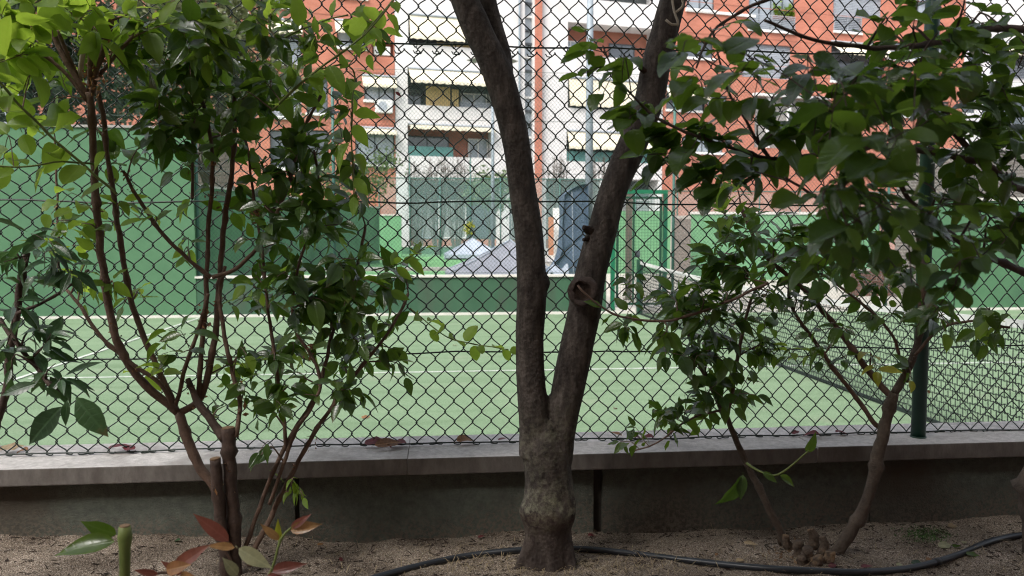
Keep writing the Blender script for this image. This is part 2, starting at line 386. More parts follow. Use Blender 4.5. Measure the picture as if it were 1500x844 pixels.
M['brick_shade'] = brick_mat('brick_shade', (0.34, 0.13, 0.09), (0.40, 0.16, 0.11), (0.3, 0.15, 0.11), 0.26, 0.075, 0.010)
M['brick_grey'] = brick_mat('brick_grey', (0.14, 0.12, 0.11), (0.19, 0.165, 0.15), (0.27, 0.25, 0.23), 0.26, 0.075, 0.012)
M['brick_dark'] = noisy('brick_dark', (0.085, 0.042, 0.034), (0.14, 0.07, 0.055), 9, 0.9)
M['block_grey'] = noisy('block_grey', (0.145, 0.122, 0.108), (0.20, 0.17, 0.15), 6, 0.9)
M['mortar'] = noisy('mortar', (0.30, 0.28, 0.25), (0.38, 0.35, 0.32), 10, 0.95)
M['awning'] = noisy('awning', (0.66, 0.60, 0.46), (0.72, 0.66, 0.52), 3, 0.85, stretch=(14, 1, 0.4))
M['shutter'] = noisy('shutter', (0.30, 0.33, 0.37), (0.38, 0.41, 0.45), 4, 0.6)
M['frame_dark'] = noisy('frame_dark', (0.05, 0.06, 0.07), (0.08, 0.09, 0.1), 8, 0.5)
M['glass'] = noisy('glass', (0.05, 0.06, 0.075), (0.10, 0.115, 0.135), 0.8, 0.08, spec=0.9)
M['glass_light'] = noisy('glass_light', (0.22, 0.26, 0.3), (0.36, 0.4, 0.44), 0.7, 0.12, spec=0.8)
M['glass_grey'] = noisy('glass_grey', (0.22, 0.23, 0.225), (0.31, 0.315, 0.305), 0.7, 0.2, spec=0.7)
M['room_dark'] = noisy('room_dark', (0.05, 0.06, 0.06), (0.10, 0.11, 0.11), 1.0, 0.9)
M['cane'] = noisy('cane', (0.42, 0.30, 0.13), (0.55, 0.42, 0.2), 6, 0.9, stretch=(10, 1, 0.5))
M['teal_screen_solid'] = noisy('teal_screen_solid', (0.06, 0.16, 0.15), (0.09, 0.2, 0.19), 4, 0.9)
M['rubber'] = noisy('rubber', (0.012, 0.015, 0.019), (0.024, 0.028, 0.034), 30, 0.38, spec=0.5)
M['white_plastic'] = noisy('white_plastic', (0.62, 0.62, 0.6), (0.7, 0.7, 0.68), 5, 0.5)
M['yellow'] = noisy('yellow', (0.5, 0.4, 0.05), (0.6, 0.5, 0.08), 5, 0.6)
M['orange'] = noisy('orange', (0.36, 0.17, 0.10), (0.42, 0.2, 0.12), 5, 0.6)
M['brown_metal'] = noisy('brown_metal', (0.10, 0.085, 0.07), (0.14, 0.12, 0.10), 8, 0.6)
M['straw'] = noisy('straw', (0.26, 0.2, 0.12), (0.36, 0.29, 0.18), 20, 0.9)
M['moss'] = noisy('moss', (0.03, 0.07, 0.015), (0.06, 0.12, 0.03), 30, 0.95)
M['grain_a'] = noisy('grain_a', (0.19, 0.155, 0.12), (0.30, 0.25, 0.195), 60, 0.95)
M['grain_b'] = noisy('grain_b', (0.32, 0.285, 0.24), (0.45, 0.41, 0.36), 60, 0.9)
M['grain_c'] = noisy('grain_c', (0.045, 0.035, 0.027), (0.11, 0.085, 0.065), 60, 0.95)
M['soil'] = noisy('soil', (0.105, 0.083, 0.064), (0.23, 0.188, 0.148), 28, 0.97, 1.0, 260, (0.075, 0.056, 0.042), 3.0, (0.52, 0.72), bdist=0.006)
def soil_mat():
    m, nt, b, out = new_mat('soil')
    geo = node(nt, 'ShaderNodeNewGeometry'); pos = geo.outputs['Position']
    v1 = node(nt, 'ShaderNodeTexVoronoi', {'Vector': pos, 'Scale': 540.0})
    sx = node(nt, 'ShaderNodeSeparateColor', {0: v1.outputs['Color']})
    c = ramp(nt, sx.outputs[0], [(0.0, (.085, .068, .055)), (.35, (.195, .158, .125)), (.7, (.335, .278, .224)), (.93, (.52, .44, .37)), (1.0, (.6, .55, .48))])
    n3 = node(nt, 'ShaderNodeTexNoise', {'Vector': pos, 'Scale': 5.0, 'Detail': 7.0, 'Roughness': .6})
    f = ramp(nt, n3.outputs['Fac'], [(.32, (.42, .39, .37)), (.5, (.85, .83, .80)), (.66, (1.22, 1.2, 1.17))])
    c = mixc(nt, 1.0, c, f, 'MULTIPLY')
    nt.links.new(c, b.inputs['Base Color']); b.inputs['Roughness'].default_value = .97; b.inputs['Specular IOR Level'].default_value = .1
    n2 = node(nt, 'ShaderNodeTexNoise', {'Vector': pos, 'Scale': 90.0, 'Detail': 6.0})
    h = node(nt, 'ShaderNodeMath', {0: v1.outputs['Distance'], 1: -.6, 2: n2.outputs['Fac']}, operation='MULTIPLY_ADD')
    bp = node(nt, 'ShaderNodeBump', {'Height': h.outputs[0], 'Strength': 1.0, 'Distance': .004}); nt.links.new(bp.outputs[0], b.inputs['Normal'])
    return m
M['soil'] = soil_mat()
M['asphalt'] = noisy('asphalt', (0.2, 0.19, 0.18), (0.27, 0.26, 0.24), 5, 0.95)
def screen_mat():
    m, nt, b, out = new_mat('teal_screen')
    b.inputs['Base Color'].default_value = (0.22, 0.35, 0.335, 1); b.inputs['Roughness'].default_value = 0.9
    t = node(nt, 'ShaderNodeBsdfTransparent')
    mx = node(nt, 'ShaderNodeMixShader', {0: 0.30, 1: t.outputs[0], 2: b.outputs[0]})
    nt.links.new(mx.outputs[0], out.inputs['Surface'])
    return m
M['teal_screen'] = screen_mat()

# ------------------------------------------------------------------ the setting
def sheet(name, x0, x1, y0, y1, z, mat, kind='structure'):
    mb = MB(); mb.quad((x0, y0, z), (x1, y0, z), (x1, y1, z), (x0, y1, z))
    return tag(mb.build(name, mat), kind=kind)
sheet('ground', -250, 250, -200, 300, -0.03, M['asphalt'])
YW = 13.5                                     # far side of the court
sheet('court_turf', -16, 12, 2.1, YW + 0.35, 0.0, M['turf'])
sheet('path', 3.0, 14, YW + 0.36, 40, 0.004, M['paving'])
# painted lines
ya = G(400, 549, 0).y
xl = G(85, 541, 0).x
mb = MB(); mb.quad((xl - 0.02, ya - 0.024, .004), (7.6, ya - 0.024, .004), (7.6, ya + 0.024, .004), (xl - 0.02, ya + 0.024, .004))
tag(mb.build('centre_line', M['paint_line']), kind='structure')
xs = G(283, 466, 0).x
xs2 = G(85, 541, 0).x
xs = (xs + xs2) / 2
mb = MB(); mb.quad((xs - .024, 3, .008), (xs + .024, 3, .008), (xs + .024, YW - 0.2, .008), (xs - .024, YW - 0.2, .008))
tag(mb.build('service_line', M['paint_line']), kind='structure')
mb = MB(); mb.box(-16, 12, YW - 0.02, YW + 0.02, 0.0, 0.045)
tag(mb.build('court_edge_kerb', M['concrete_pale']), kind='structure')
# raised second court behind the low wall
mb = MB(); mb.box(-16, 2.95, YW + 0.3, 41.2, -0.02, 0.55)
tag(mb.build('terrace_turf', M['turf_bright']), kind='structure')
mb = MB(); mb.box(-5, 2.9, 18.9, 19.6, 0.5, 0.62)
tag(mb.build('terrace_kerb', M['concrete_grey']), kind='structure')

# ---- unseen block of flats, added behind the planting bed to keep it shaded
def shade_block():
    mb = MB(); mb.box(-22, 22, -15, -5.0, -.02, 10.6, 0)
    for k in range(-5, 6):
        for j in range(3):
            x, z = k * 3.8, 1.4 + j * 2.8
            mb.box(x - .8, x + .8, -5.06, -4.96, z, z + 1.5, 1)
            mb.box(x - .9, x + .9, -5.0, -4.85, z - .12, z, 2)
    return tag(mb.build('added_shade_block', [M['brick_shade'], M['glass'], M['trim_white']]), kind='structure')
shade_block()
# ---- planter soil
ZC = P(640, 652, 2.0).z                        # top of the coping
Y_FRONT, Y_FACE = 1.885, 1.915
prof = [(-300, 782), (0, 782), (430, 784), (470, 792), (540, 798), (620, 791), (740, 782), (1000, 780), (1250, 771), (1480, 755), (1800, 745)]
prof = [(P(a, b, Y_FACE).x, P(a, b, Y_FACE).z) for a, b in prof]
def soil_wall(x):
    if x <= prof[0][0]: return prof[0][1]
    for (a, b), (c, d) in zip(prof, prof[1:]):
        if x <= c: return b + (d - b) * (x - a) / (c - a)
    return prof[-1][1]
def soil_z(x, y):
    t = max(0.0, min(1.0, (1.93 - y) / 0.35))
    base = soil_wall(x) * (1 - t) + 0.603 * t
    mound = 0.010 * math.exp(-((x - TREE.x) ** 2 + (y - TREE.y) ** 2) / 0.02)
    mound += 0.03 * math.exp(-((x - RB.x) ** 2 + (y - RB.y) ** 2) / 0.012)
    return base + mound + 0.010 * noise.noise(V((x * 4, y * 4, 0))) + 0.006 * noise.noise(V((x * 13, y * 13, 3))) + 0.003 * noise.noise(V((x * 40, y * 40, 7)))
TREE = G(803, 828, 0.60)
RB = G(1180, 815, 0.61)
def S(px, py):                                  # pixel -> soil
    z = 0.6
    for _ in range(6):
        p = G(px, py, z); z = soil_z(p.x, p.y)
    return V((p.x, p.y, z))
mb = MB()
xsr = [-4.7 + i * .1 for i in range(30)] + [-1.7 + i * 0.0125 for i in range(306)] + [2.2 + i * .1 for i in range(26)]; ysr = [1.30 + j * 0.0125 for j in range(51)]
vs = [(x, y, soil_z(x, y)) for y in ysr for x in xsr]
nx = len(xsr)
mb.add(vs, [(j * nx + i, j * nx + i + 1, (j + 1) * nx + i + 1, (j + 1) * nx + i) for j in range(len(ysr) - 1) for i in range(nx - 1)])
tag(mb.build('planter_soil', M['soil'], smooth=True), kind='structure')
mb = MB(); mb.box(-9, 9, -6, 1.31, 0.2, 0.585); tag(mb.build('garden_soil', M['soil']), kind='structure')
# loose grains and small stones
mb = MB()
for i in range(13000):
    x, y = rnd.uniform(-1.25, 1.75), 1.42 + 0.5 * rnd.random() ** 0.8
    s = rnd.choice((0.0008, 0.0010, 0.0013, 0.0016)) * rnd.uniform(0.7, 1.3)
    if i % 130 == 0: s *= 2.6
    c = V((x, y, soil_z(x, y) + s * 0.4))
    q = [c + V((rnd.uniform(.6, 1.3) * s * a, rnd.uniform(.6, 1.3) * s * b, rnd.uniform(.5, 1.0) * s * d)) for a, b, d in ((1, 0, 0), (-1, 0, 0), (0, 1, 0), (0, -1, 0), (0, 0, 1), (0, 0, -1))]
    mb.add(q, [(0, 2, 4), (2, 1, 4), (1, 3, 4), (3, 0, 4), (2, 0, 5), (1, 2, 5), (3, 1, 5), (0, 3, 5)], None, rnd.choice((0, 0, 0, 1, 2, 2)))
tag(mb.build('gravel', [M['grain_a'], M['grain_b'], M['grain_c']]), kind='stuff')
mb = MB()
for i in range(1100):
    x, y = rnd.uniform(-1.25, 1.75), 1.42 + 0.49 * rnd.random() ** .7
    a = rnd.uniform(0, 6.28); L = rnd.uniform(.004, .022); p = V((x, y, soil_z(x, y) + .0015))
    mb.tube([p, p + V((math.cos(a), math.sin(a), rnd.uniform(-.05, .25))) * L], [.0011, .0006], 4)
    if i % 3 == 0:
        q = V((x + .03, y, soil_z(x + .03, y) + .001)); r_ = rnd.choice((.002, .003, .004, .006, .009)); b = rnd.uniform(0, 6.28); pts = [q + V((math.cos(b + k * 1.57) * r_ * (1 if k % 2 else .5), math.sin(b + k * 1.57) * r_ * (1 if k % 2 else .5), rnd.uniform(0, .003))) for k in range(4)]
        mb.add(pts, [(0, 1, 2), (0, 2, 3)])
tag(mb.build('soil_litter', M['bark_scar']), kind='stuff')
# straw around the tree foot
mb = MB()
for i in range(900):
    if i < 620: p = S(rnd.gauss(820, 120), 844 - abs(rnd.gauss(0, 22)))
    else: p = S(rnd.uniform(300, 1500), rnd.uniform(795, 844))
    a = rnd.uniform(0, 6.28); L = rnd.uniform(0.008, 0.035)
    d = V((math.cos(a), math.sin(a), rnd.uniform(0, 0.5))) * L
    w = V((-math.sin(a), math.cos(a), 0)) * 0.0006
    b = p + V((0, 0, 0.002))
    mb.add([b - w, b + w, b + d * .6 + w + V((0, 0, .003)), b + d * .6 - w + V((0, 0, .003)), b + d], [(0, 1, 2, 3), (3, 2, 4)])
tag(mb.build('dry_grass', M['straw']), kind='stuff')
mb = MB()
for i in range(700):
    p = S(rnd.gauss(1357, 18), rnd.gauss(783, 6))
    a = rnd.uniform(0, 6.28); s = rnd.uniform(.002, .005)
    d = V((math.cos(a), math.sin(a), 0.6)) * s; w = V((-math.sin(a), math.cos(a), 0)) * s * .5
    mb.add([p - w, p + w, p + d * 1.4], [(0, 1, 2)])
tag(mb.build('moss_patch', M['moss']), kind='stuff')

# ------------------------------------------------------------------ low planter wall with coping stones
def bevel_box(x0, x1, y0, y1, z0, z1, b, seg=1):
    bm = bmesh.new(); bmesh.ops.create_cube(bm, size=1)
    for v in bm.verts: v.co = V(((x0 + x1) / 2 + v.co.x * (x1 - x0), (y0 + y1) / 2 + v.co.y * (y1 - y0), (z0 + z1) / 2 + v.co.z * (z1 - z0)))
    bmesh.ops.bevel(bm, geom=list(bm.edges), offset=b, segments=seg, affect='EDGES', profile=0.6)
    mb = MB(); bm.verts.index_update(); mb.add([v.co for v in bm.verts], [[v.index for v in f.verts] for f in bm.faces]); bm.free()
    return mb
pw = thing('planter_wall', 'low dark rendered wall with pale concrete coping along the planting bed', 'wall', (0, 1.99, 0.5))
jx = [P(p, 685, Y_FRONT).x for p in (1197, 597)]
step = jx[0] - jx[1]
edges = [jx[1] - step * 3, jx[1] - step * 2, jx[1] - step, jx[1], jx[0], jx[0] + step, jx[0] + step * 2]
for i, (a, b) in enumerate(zip(edges, edges[1:])):
    dz = rnd.uniform(-.0015, .0015)
    ga = .0004 if i == 3 else .0015; gb = .0004 if i == 2 else .0015
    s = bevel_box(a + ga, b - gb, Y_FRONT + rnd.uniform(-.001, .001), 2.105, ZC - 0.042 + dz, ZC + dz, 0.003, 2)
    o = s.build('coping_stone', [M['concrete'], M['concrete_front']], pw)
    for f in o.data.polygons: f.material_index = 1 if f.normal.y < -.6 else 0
wx = [-4.0] + [P(p, 740, Y_FACE).x for p in (435, 876, 1274)] + [3.6]
for i, (a, b) in enumerate(zip(wx, wx[1:])):
    gl = 0.0 if i == 0 else (0.006, 0.012, 0.002)[i - 1]
    gr = 0.0 if i == 3 else (0.006, 0.012, 0.002)[i]
    g = MB(); n1, n2 = int((b - a) / 0.02), 16
    y0, z0, z1 = Y_FACE, -0.2, ZC - 0.045
    vs, fs = [], []
    for j in range(n2 + 1):
        for k in range(n1 + 1):
            x = a + gl + (b - a - gl - gr) * k / n1; z = z1 - (z1 - 0.35) * j / n2
            d = 0.004 * noise.noise(V((x * 6, z * 9, 1))) + 0.002 * noise.noise(V((x * 28, z * 28, 5)))
            if z1 - z < 0.02: d += 0.004
            vs.append((x, y0 + d, z))
    for j in range(n2):
        for k in range(n1):
            q = j * (n1 + 1) + k; fs.append((q, q + n1 + 1, q + n1 + 2, q + 1))
    g.add(vs, fs)
    g.box(a + gl, b - gr, y0 + 0.012, 2.07, -.2, z1 - .001)
    g.build('wall_panel', M['wall_dark'], pw, smooth=False)
g = MB()
for i, x in enumerate(wx[1:-1]):
    h = (0.006, 0.012, 0.002)[i]; g.box(x - h, x + h, Y_FACE + 0.014, 2.06, -0.2, ZC - 0.05)
g.build('joint_filler', M['joint_dark'], pw)

# ------------------------------------------------------------------ near chain link fence
YF = 2.0
fence = thing('chain_link_fence', 'black chain link fence with a green post standing on the pale coping', 'fence', (0, YF, ZC))
WD, HD = 0.048, 0.0552
Z_SEAM = P(750, 68, YF).z
def fence_warp(p):
    n = noise.noise_vector(V((p.x * 3.1, p.z * 3.1, 1.7)))
    m = noise.noise_vector(V((p.x * 17, p.z * 17, 9.1)))
    return p + V((n[0] * .006 + m[0] * .0018, n[1] * .010, n[2] * .006 + m[2] * .0022))
def link_wires(x0, x1, z0, z1, barbs_low, parent, into=None):
    nl = int(round((z1 - z0) / (HD / 2))); hd = (z1 - z0) / nl
    for k in range(int((x1 - x0) / (WD / 2))):
        xk = x0 + k * WD / 2
        pts = []
        for j in range(nl + 1):
            right = (j + k) % 2 == 1
            x = xk + (WD / 2 + 0.0016 if right else -0.0016)
            pts.append((x, 0.0, z0 + j * hd, right))
        path = []
        for j, (x, y, z, rt) in enumerate(pts):
            e = 1 if rt else -1
            if j > 0:
                xo = pts[j - 1][0]
                for t in (.3, .7):
                    u = .45 * t + .55 * (t * t * (3 - 2 * t)); path.append(V((xo + (x - xo) * u, YF + .0022 * (e if t > .5 else -e), z - hd + hd * t)))
                path.append(V((x - e * 0.0022, YF - 0.0008 * e, z - 0.0034)))
            path.append(V((x, YF + 0.0018 * e, z)))
            if j < nl: path.append(V((x - e * 0.0022, YF + 0.0032 * e, z + 0.0034)))
        if (k % 2 == 0) == barbs_low or rnd.random() < 0.25:   # knuckled loose end
            x, y, z, rt = pts[0]; e = 1 if rt else -1
            q = path[0]
            path = [q + V((e * .010, -.003, -.002)), q + V((e * .006, -.004, -.009)), q + V((-e * .004, -.003, -.0095)), q + V((-e * 0.007, 0, -.004))] + path if barbs_low else [q + V((e * .017, -.008, .001)), q + V((e * .013, -.009, -.003)), q + V((e * .006, -.006, -.004)), q + V((-e * .002, -.004, -.003))] + path
        path = [fence_warp(p) for p in path]
        mb = MB() if into is None else into; mb.tube(path, 0.00165, 5 if into is None else 4, cap=into is None)
        if into is None: mb.build('wire', M['wire'], parent, smooth=True)
link_wires(-1.30, 1.95, ZC + 0.006, Z_SEAM - 0.012, False, fence)
link_wires(-1.29, 1.95, Z_SEAM - 0.016, Z_SEAM + 0.62, True, fence)
more = MB()
for xa_, xb_ in ((-3.604, -1.31), (1.956, 3.6)):
    link_wires(xa_, xb_, ZC + 0.006, Z_SEAM - 0.012, False, fence, more)
    link_wires(xa_ + .01, xb_ + .01, Z_SEAM - 0.016, Z_SEAM + 0.62, True, fence, more)
o = more.build('mesh_beyond', M['wire'], fence, smooth=True); o['kind'] = 'stuff'
for z, yo in ((P(640, 649, YF).z, -.004), (P(750, 517, YF).z, .004), (P(750, 297, YF).z, -.005), (Z_SEAM, -.004)):
    mb = MB(); pts = [fence_warp(V((x * .05, YF + yo, z))) + V((0, 0, 0.0015 * math.sin(x * .9))) for x in range(-72, 73)]
    mb.tube(pts, 0.0022, 6); mb.build('tension_wire', M['wire'], fence, smooth=True)
mb = MB()
for x in [-1.2 + i * WD * 2 for i in range(32)]:     # little ties at the seam
    c = fence_warp(V((x, YF - .004, Z_SEAM)))
    mb.tube([c + V((.004 * math.sin(a), -.003 * math.cos(a), .006 * math.cos(a * 1.0) - .003)) for a in [k * .7 for k in range(10)]], 0.0011, 4)
o = mb.build('tie_wires', M['wire'], fence); o['kind'] = 'stuff'
pp = P(1345, 637, 1.955)
post = MB()
post.tube([V((pp.x, pp.y, ZC - 0.03)), V((pp.x, pp.y, ZC + 1.9))], 0.0185, 24)
post.build('post', M['post_green'], fence, smooth=True)
post = MB(); post.tube([V((pp.x - 2.7, pp.y, ZC - 0.03)), V((pp.x - 2.7, pp.y, ZC + 1.9))], 0.0185, 24); post.build('post', M['post_green'], fence, smooth=True)
cl = MB(); cl.tube([V((pp.x, pp.y, ZC - .001)), V((pp.x, pp.y, ZC + .004))], 0.0205, 24); cl.build('post_collar', M['post_green'], fence, smooth=True)

# ------------------------------------------------------------------ far side of the court: green walls, fence, gate
def wall_thing(name, label, a, b, z0, z1, th, mat, cap=None, cap_h=0.06, cat='wall'):
    """a, b: ground points of the face towards the court"""
    a, b = V((a[0], a[1], 0)), V((b[0], b[1], 0))
    d = (b - a); L = d.length; ang = math.atan2(d.y, d.x)
    t = thing(name, label, cat, a, rz=ang)
    mb = MB(); n = max(2, int(L / .25)); h = max(2, int((z1 - z0) / .25))
    vs = [(L * i / n, 0.004 * noise.noise(V((i * .7, j * .7, L))), z0 + (z1 - z0) * j / h) for j in range(h + 1) for i in range(n + 1)]
    mb.add(vs, [(j * (n + 1) + i, j * (n + 1) + i + 1, (j + 1) * (n + 1) + i + 1, (j + 1) * (n + 1) + i) for j in range(h) for i in range(n)])
    mb.box(0, L, 0.008, th, z0, z1 - .001)
    mb.build('wall_face', mat, t, world=False)
    if cap:
        mb = MB(); mb.box(-.02, L + .02, -.03, th + .03, z1, z1 + cap_h); mb.build('coping', cap, t, world=False)
    return t
zt = P(0, 185, YW).z
xr = P(284, 300, YW).x
wall_thing('practice_wall', 'tall plain green practice wall at the far left of the court', (-16, YW), (xr, YW), 0, zt, .25, M['green_paint'], M['concrete_grey'], .04)
zlow = P(700, 406, YW).z
xg0 = P(888, 430, YW).x
wall_thing('court_wall', 'low green wall with a pale coping behind the forked trunk', (xr + .01, YW), (xg0, YW), 0, zlow, .2, M['green_dark'], M['concrete_pale'], .035)
xr0 = P(1362, 400, YW).x
wall_thing('practice_wall', 'tall green wall at the far right with grey brickwork above it', (xr0, YW), (xr0 + 6, YW), 0, P(1450, 294, YW).z, .25, M['green_paint'], M['concrete_pale'], .06)
wall_thing('brick_wall', 'long grey brick wall showing above the right green wall', (xr0 + 1.35, YW + 3), (xr0 + 12, YW + 3), 0, P(1450, 222, YW + 3).z, .3, M['brick_grey'], M['concrete_grey'], .05)
A = P(287, 350, 15.2); B = P(556, 350, 25.5)
wall_thing('side_wall', 'receding green side wall of the second court behind the leafy bush', (A.x, A.y), (B.x, B.y), 0.55, 2.32, .2, M['green_mid'], M['concrete_pale'], .04)
A = P(562, 350, 33); B = P(588, 350, 33)
wall_thing('end_wall', 'narrow bright green wall beside the white ground floor column', (A.x - 3, 33), (B.x, 33), 0.55, P(570, 316, 33).z, .2, M['green_bright'], M['concrete_pale'], .05)
A = P(560, 350, 40); B = P(760, 350, 40)
wall_thing('kerb_wall', 'very low green wall with white top at the far end of the second court', (A.x, 40), (B.x, 40), 0.5, P(640, 362, 40).z, .2, M['green_paint'], M['concrete_pale'], .05)
A = P(1013, 350, 24); B = P(1200, 350, 24)
wall_thing('handball_wall', 'bright green wall with a white top line seen right of the gate', (A.x, 24), (B.x + 2, 24), 0, P(1050, 314, 24).z, .3, M['green_bright'], M['concrete_pale'], .08)
A = P(895, 350, 29); B = P(985, 350, 29)
wall_thing('handball_wall', 'bright green wall seen through the mesh of the gate', (A.x - 1.2, 29), (B.x, 29), 0, P(930, 309, 29).z, .3, M['green_bright'])
# brick pier and patches laid brick by brick
def laid_wall(name, label, a, b, z0, z1, bl, bh, bmat, th=.2, name_piece='brick', gap=.012):
    a, b = V((a[0], a[1], 0)), V((b[0], b[1], 0)); d = b - a; L = d.length
    t = thing(name, label, 'wall', a, rz=math.atan2(d.y, d.x))
    mb = MB(); mb.box(0, L, .012, th, z0, z1); mb.build('mortar_bed', M['mortar'], t, world=False)
    base = bevel_box(0, bl - gap, 0, .05, 0, bh - gap, .006)
    full = half = None
    rows = int((z1 - z0) / bh)
    for r_ in range(rows):
        x = -(bl / 2 if r_ % 2 else 0)
        while x < L - .01:
            x0, x1 = max(x, 0), min(x + bl, L)
            if x1 - x0 > .05:
                if x1 - x0 > bl - .001:
                    if full is None: o = base.build(name_piece, bmat, t, world=False); full = o.data
                    else: o = bpy.data.objects.new(name_piece, full); col.objects.link(o); o.parent = t
                else:
                    o = bevel_box(0, x1 - x0 - gap, 0, .05, 0, bh - gap, .006).build(name_piece, bmat, t, world=False)
                o.location = (x0 + gap / 2, rnd.uniform(-.006, .003), z0 + r_ * bh + gap / 2)
            x += bl
    return t
A = P(287, 350, 22); B = P(342, 350, 22)
laid_wall('block_wall', 'grey concrete block wall rising between the tall green wall and the bush', (A.x, 22), (B.x, 22), 1.8, P(310, 196, 22).z, .42, .21, M['block_grey'], name_piece='block', gap=.016)
A = P(1248, 350, 17); B = P(1345, 350, 17)
laid_wall('brick_wall', 'dark red brick wall low behind the tennis net', (A.x, 17), (B.x, 17), 0, P(1290, 394, 17).z, .25, .075, M['brick_dark'])
A = P(985, 350, 23); B = P(1012, 350, 23)
laid_wall('brick_pier', 'pinkish brick pier between the gate post and the bright green wall', (A.x, 23), (B.x, 23), .3, P(1000, 316, 23).z, .25, .11, M['block_grey'])

# far fence over the low wall
yfar = YW + .1
zf0, zf1 = zlow + .05, P(760, 106, yfar).z
ff = thing('sports_fence', 'tall fine mesh court fence with thin teal posts across the far side', 'fence', (0, yfar, 0))
mb = MB()
x0, x1 = -7.5, xr0 + 5; W2, H2 = .066, .075
def far_mesh(mb, x0, x1, z0, z1, y, r=.0025):
    nl = int((z1 - z0) / (H2 / 2))
    for k in range(int((x1 - x0) / (W2 / 2))):
        xk = x0 + k * W2 / 2
        vs, fs = [], []
        for j in range(nl + 1):
            rt = (j + k) % 2
            x = xk + (W2 / 2 if rt else 0); z = z0 + j * H2 / 2
            vs += [(x - r, y + (r if rt else -r), z), (x + r, y + (r if rt else -r), z), (x, y + (r if rt else -r) - 1.6 * r, z)]
        for j in range(nl):
            b = j * 3
            for q in range(3): fs.append((b + q, b + (q + 1) % 3, b + 3 + (q + 1) % 3, b + 3 + q))
        mb.add(vs, fs)
far_mesh(mb, x0, xg0 - .05, zf0, zf1, yfar)
xg1 = P(985, 350, YW).x
far_mesh(mb, xg1 + .03, xr0 + 4, 0.08, zf1, yfar)
far_mesh(mb, xg0 - .05, xg1 + .03, P(930, 282, YW).z + .03, zf1, yfar)
o = mb.build('mesh', M['wire_far'], ff); o['kind'] = 'stuff'
for p in (290, 490, 986, 1300):
    mb = MB(); x = P(p, 350, yfar).x
    mb.tube([V((x, yfar, zlow if x < xg0 else 0)), V((x, yfar, zf1 + .03))], .027, 10); mb.build('post', M['post_teal'], ff, smooth=True)
for z in (zf1, (zf0 + zf1) / 2, zf0 + .02, zf0 + (zf1 - zf0) * .76):
    mb = MB(); mb.tube([V((x0, yfar - .01, z)), V((xr0 + 4, yfar - .01, z))], .004, 5); mb.build('line_wire', M['wire_far'], ff)

# gate in the far fence
yg = YW + .12
gt = thing('gate', 'green framed mesh gate closed in the far corner of the court', 'gate', (xg0, yg, 0))
ztop = P(935, 284, yg).z
xa, xb = P(898, 350, yg).x, P(974, 350, yg).x
for x in (xa, xb):
    mb = MB(); mb.box(x - .035, x + .035, yg - .035, yg + .035, .02, ztop); mb.build('gate_post', M['gate_green' if x == xa else 'post_gate'], gt)
mb = MB(); mb.box(xa - .035, xb + .035, yg - .036, yg + .036, ztop, ztop + .07); mb.build('lintel', M['gate_green'], gt)
fr = MB()
fx0, fx1, fz0, fz1 = xa + .06, xb - .06, .14, ztop - .05
fr.box(fx0, fx0 + .04, yg - .02, yg + .02, fz0, fz1); fr.box(fx1 - .04, fx1, yg - .021, yg + .021, fz0, fz1)
fr.box(fx0 + .04, fx1 - .04, yg - .022, yg + .022, fz0, fz0 + .04); fr.box(fx0 + .04, fx1 - .04, yg - .022, yg + .022, fz1 - .04, fz1)
xm = P(928, 350, yg).x
fr.box(xm - .016, xm + .016, yg - .018, yg + .018, fz0 + .04, fz1 - .04)
fro = fr.build('gate_leaf', M['post_green'], gt)
mb = MB()
k = fx0 + .08
while k < fx1 - .04: mb.box(k - .0025, k + .0025, yg - .004, yg + .001, fz0 + .03, fz1 - .03); k += .055
k = fz0 + .09
while k < fz1 - .04: mb.box(fx0 + .03, fx1 - .03, yg + .0015, yg + .006, k - .0025, k + .0025); k += .055
o = mb.build('welded_mesh', M['post_green'], fro); o['kind'] = 'stuff'
mb = MB(); mb.box(xm + .02, xm + .11, yg - .06, yg - .02, 1.0, 1.12); mb.box(xm + .04, xm + .06, yg - .10, yg - .06, 1.04, 1.06); mb.build('lock', M['frame_dark'], fro)
mb = MB(); mb.box(xg0, xg1, yg - .02, yg + .45, 0, .1); mb.build('threshold', M['concrete_pale'], gt)
pb = P(921, 350, 16.5)
ps = thing('metal_post', 'brown square metal post standing just behind the gate', 'post', (pb.x, 16.5, 0))
mb = MB(); mb.box(pb.x - .06, pb.x + .06, 16.44, 16.56, 0, P(921, 285, 16.5).z); mb.build('shaft', M['brown_metal'], ps)
mb = MB(); mb.box(pb.x - .09, pb.x + .09, 16.4, 16.6, .006, .03); mb.build('base_plate', M['brown_metal'], ps)
# double net post
# ------------------------------------------------------------------ tennis net
NX = 3.55
yn0, yn1 = 1.9, YW - .25
net = thing('tennis_net', 'black tennis net with a white headband stretched across the court', 'net', (NX, 8, 0))
def net_top(y):
    t = (y - yn0) / (yn1 - yn0); return 0.775 + 0.16 * abs(2 * t - 1) ** 1.7
mb = MB(); mb2 = MB(); mb3 = MB()
cell = .048; rows = 15
ny = int((yn1 - yn0) / cell)
def npt(i, j, sub):
    y = yn0 + (i + sub) * cell; y = min(max(y, yn0), yn1); z0 = .02; z1 = net_top(y) - .03
    return V((NX + .012 * math.sin(y * 1.7 + j * .3), y, z0 + (z1 - z0) * j / rows + .003 * math.sin(i * 2.3 + j)))
for j in range(rows):
    sub = .5 if j % 2 else 0
    for i in range(ny):
        a, b = npt(i, j, sub), npt(i, j + 1, sub)
        mb.tube([a, b + V((0, 0, .010))], .0036, 3, cap=False)
        mb.tube([npt(i, j, sub), npt(i, j, sub + .5) + V((0, 0, .010 if j else 0)), npt(i + 1, j, sub)], .0036, 3, cap=False)
o = mb.build('netting', M['net_cord'], net); o['kind'] = 'stuff'
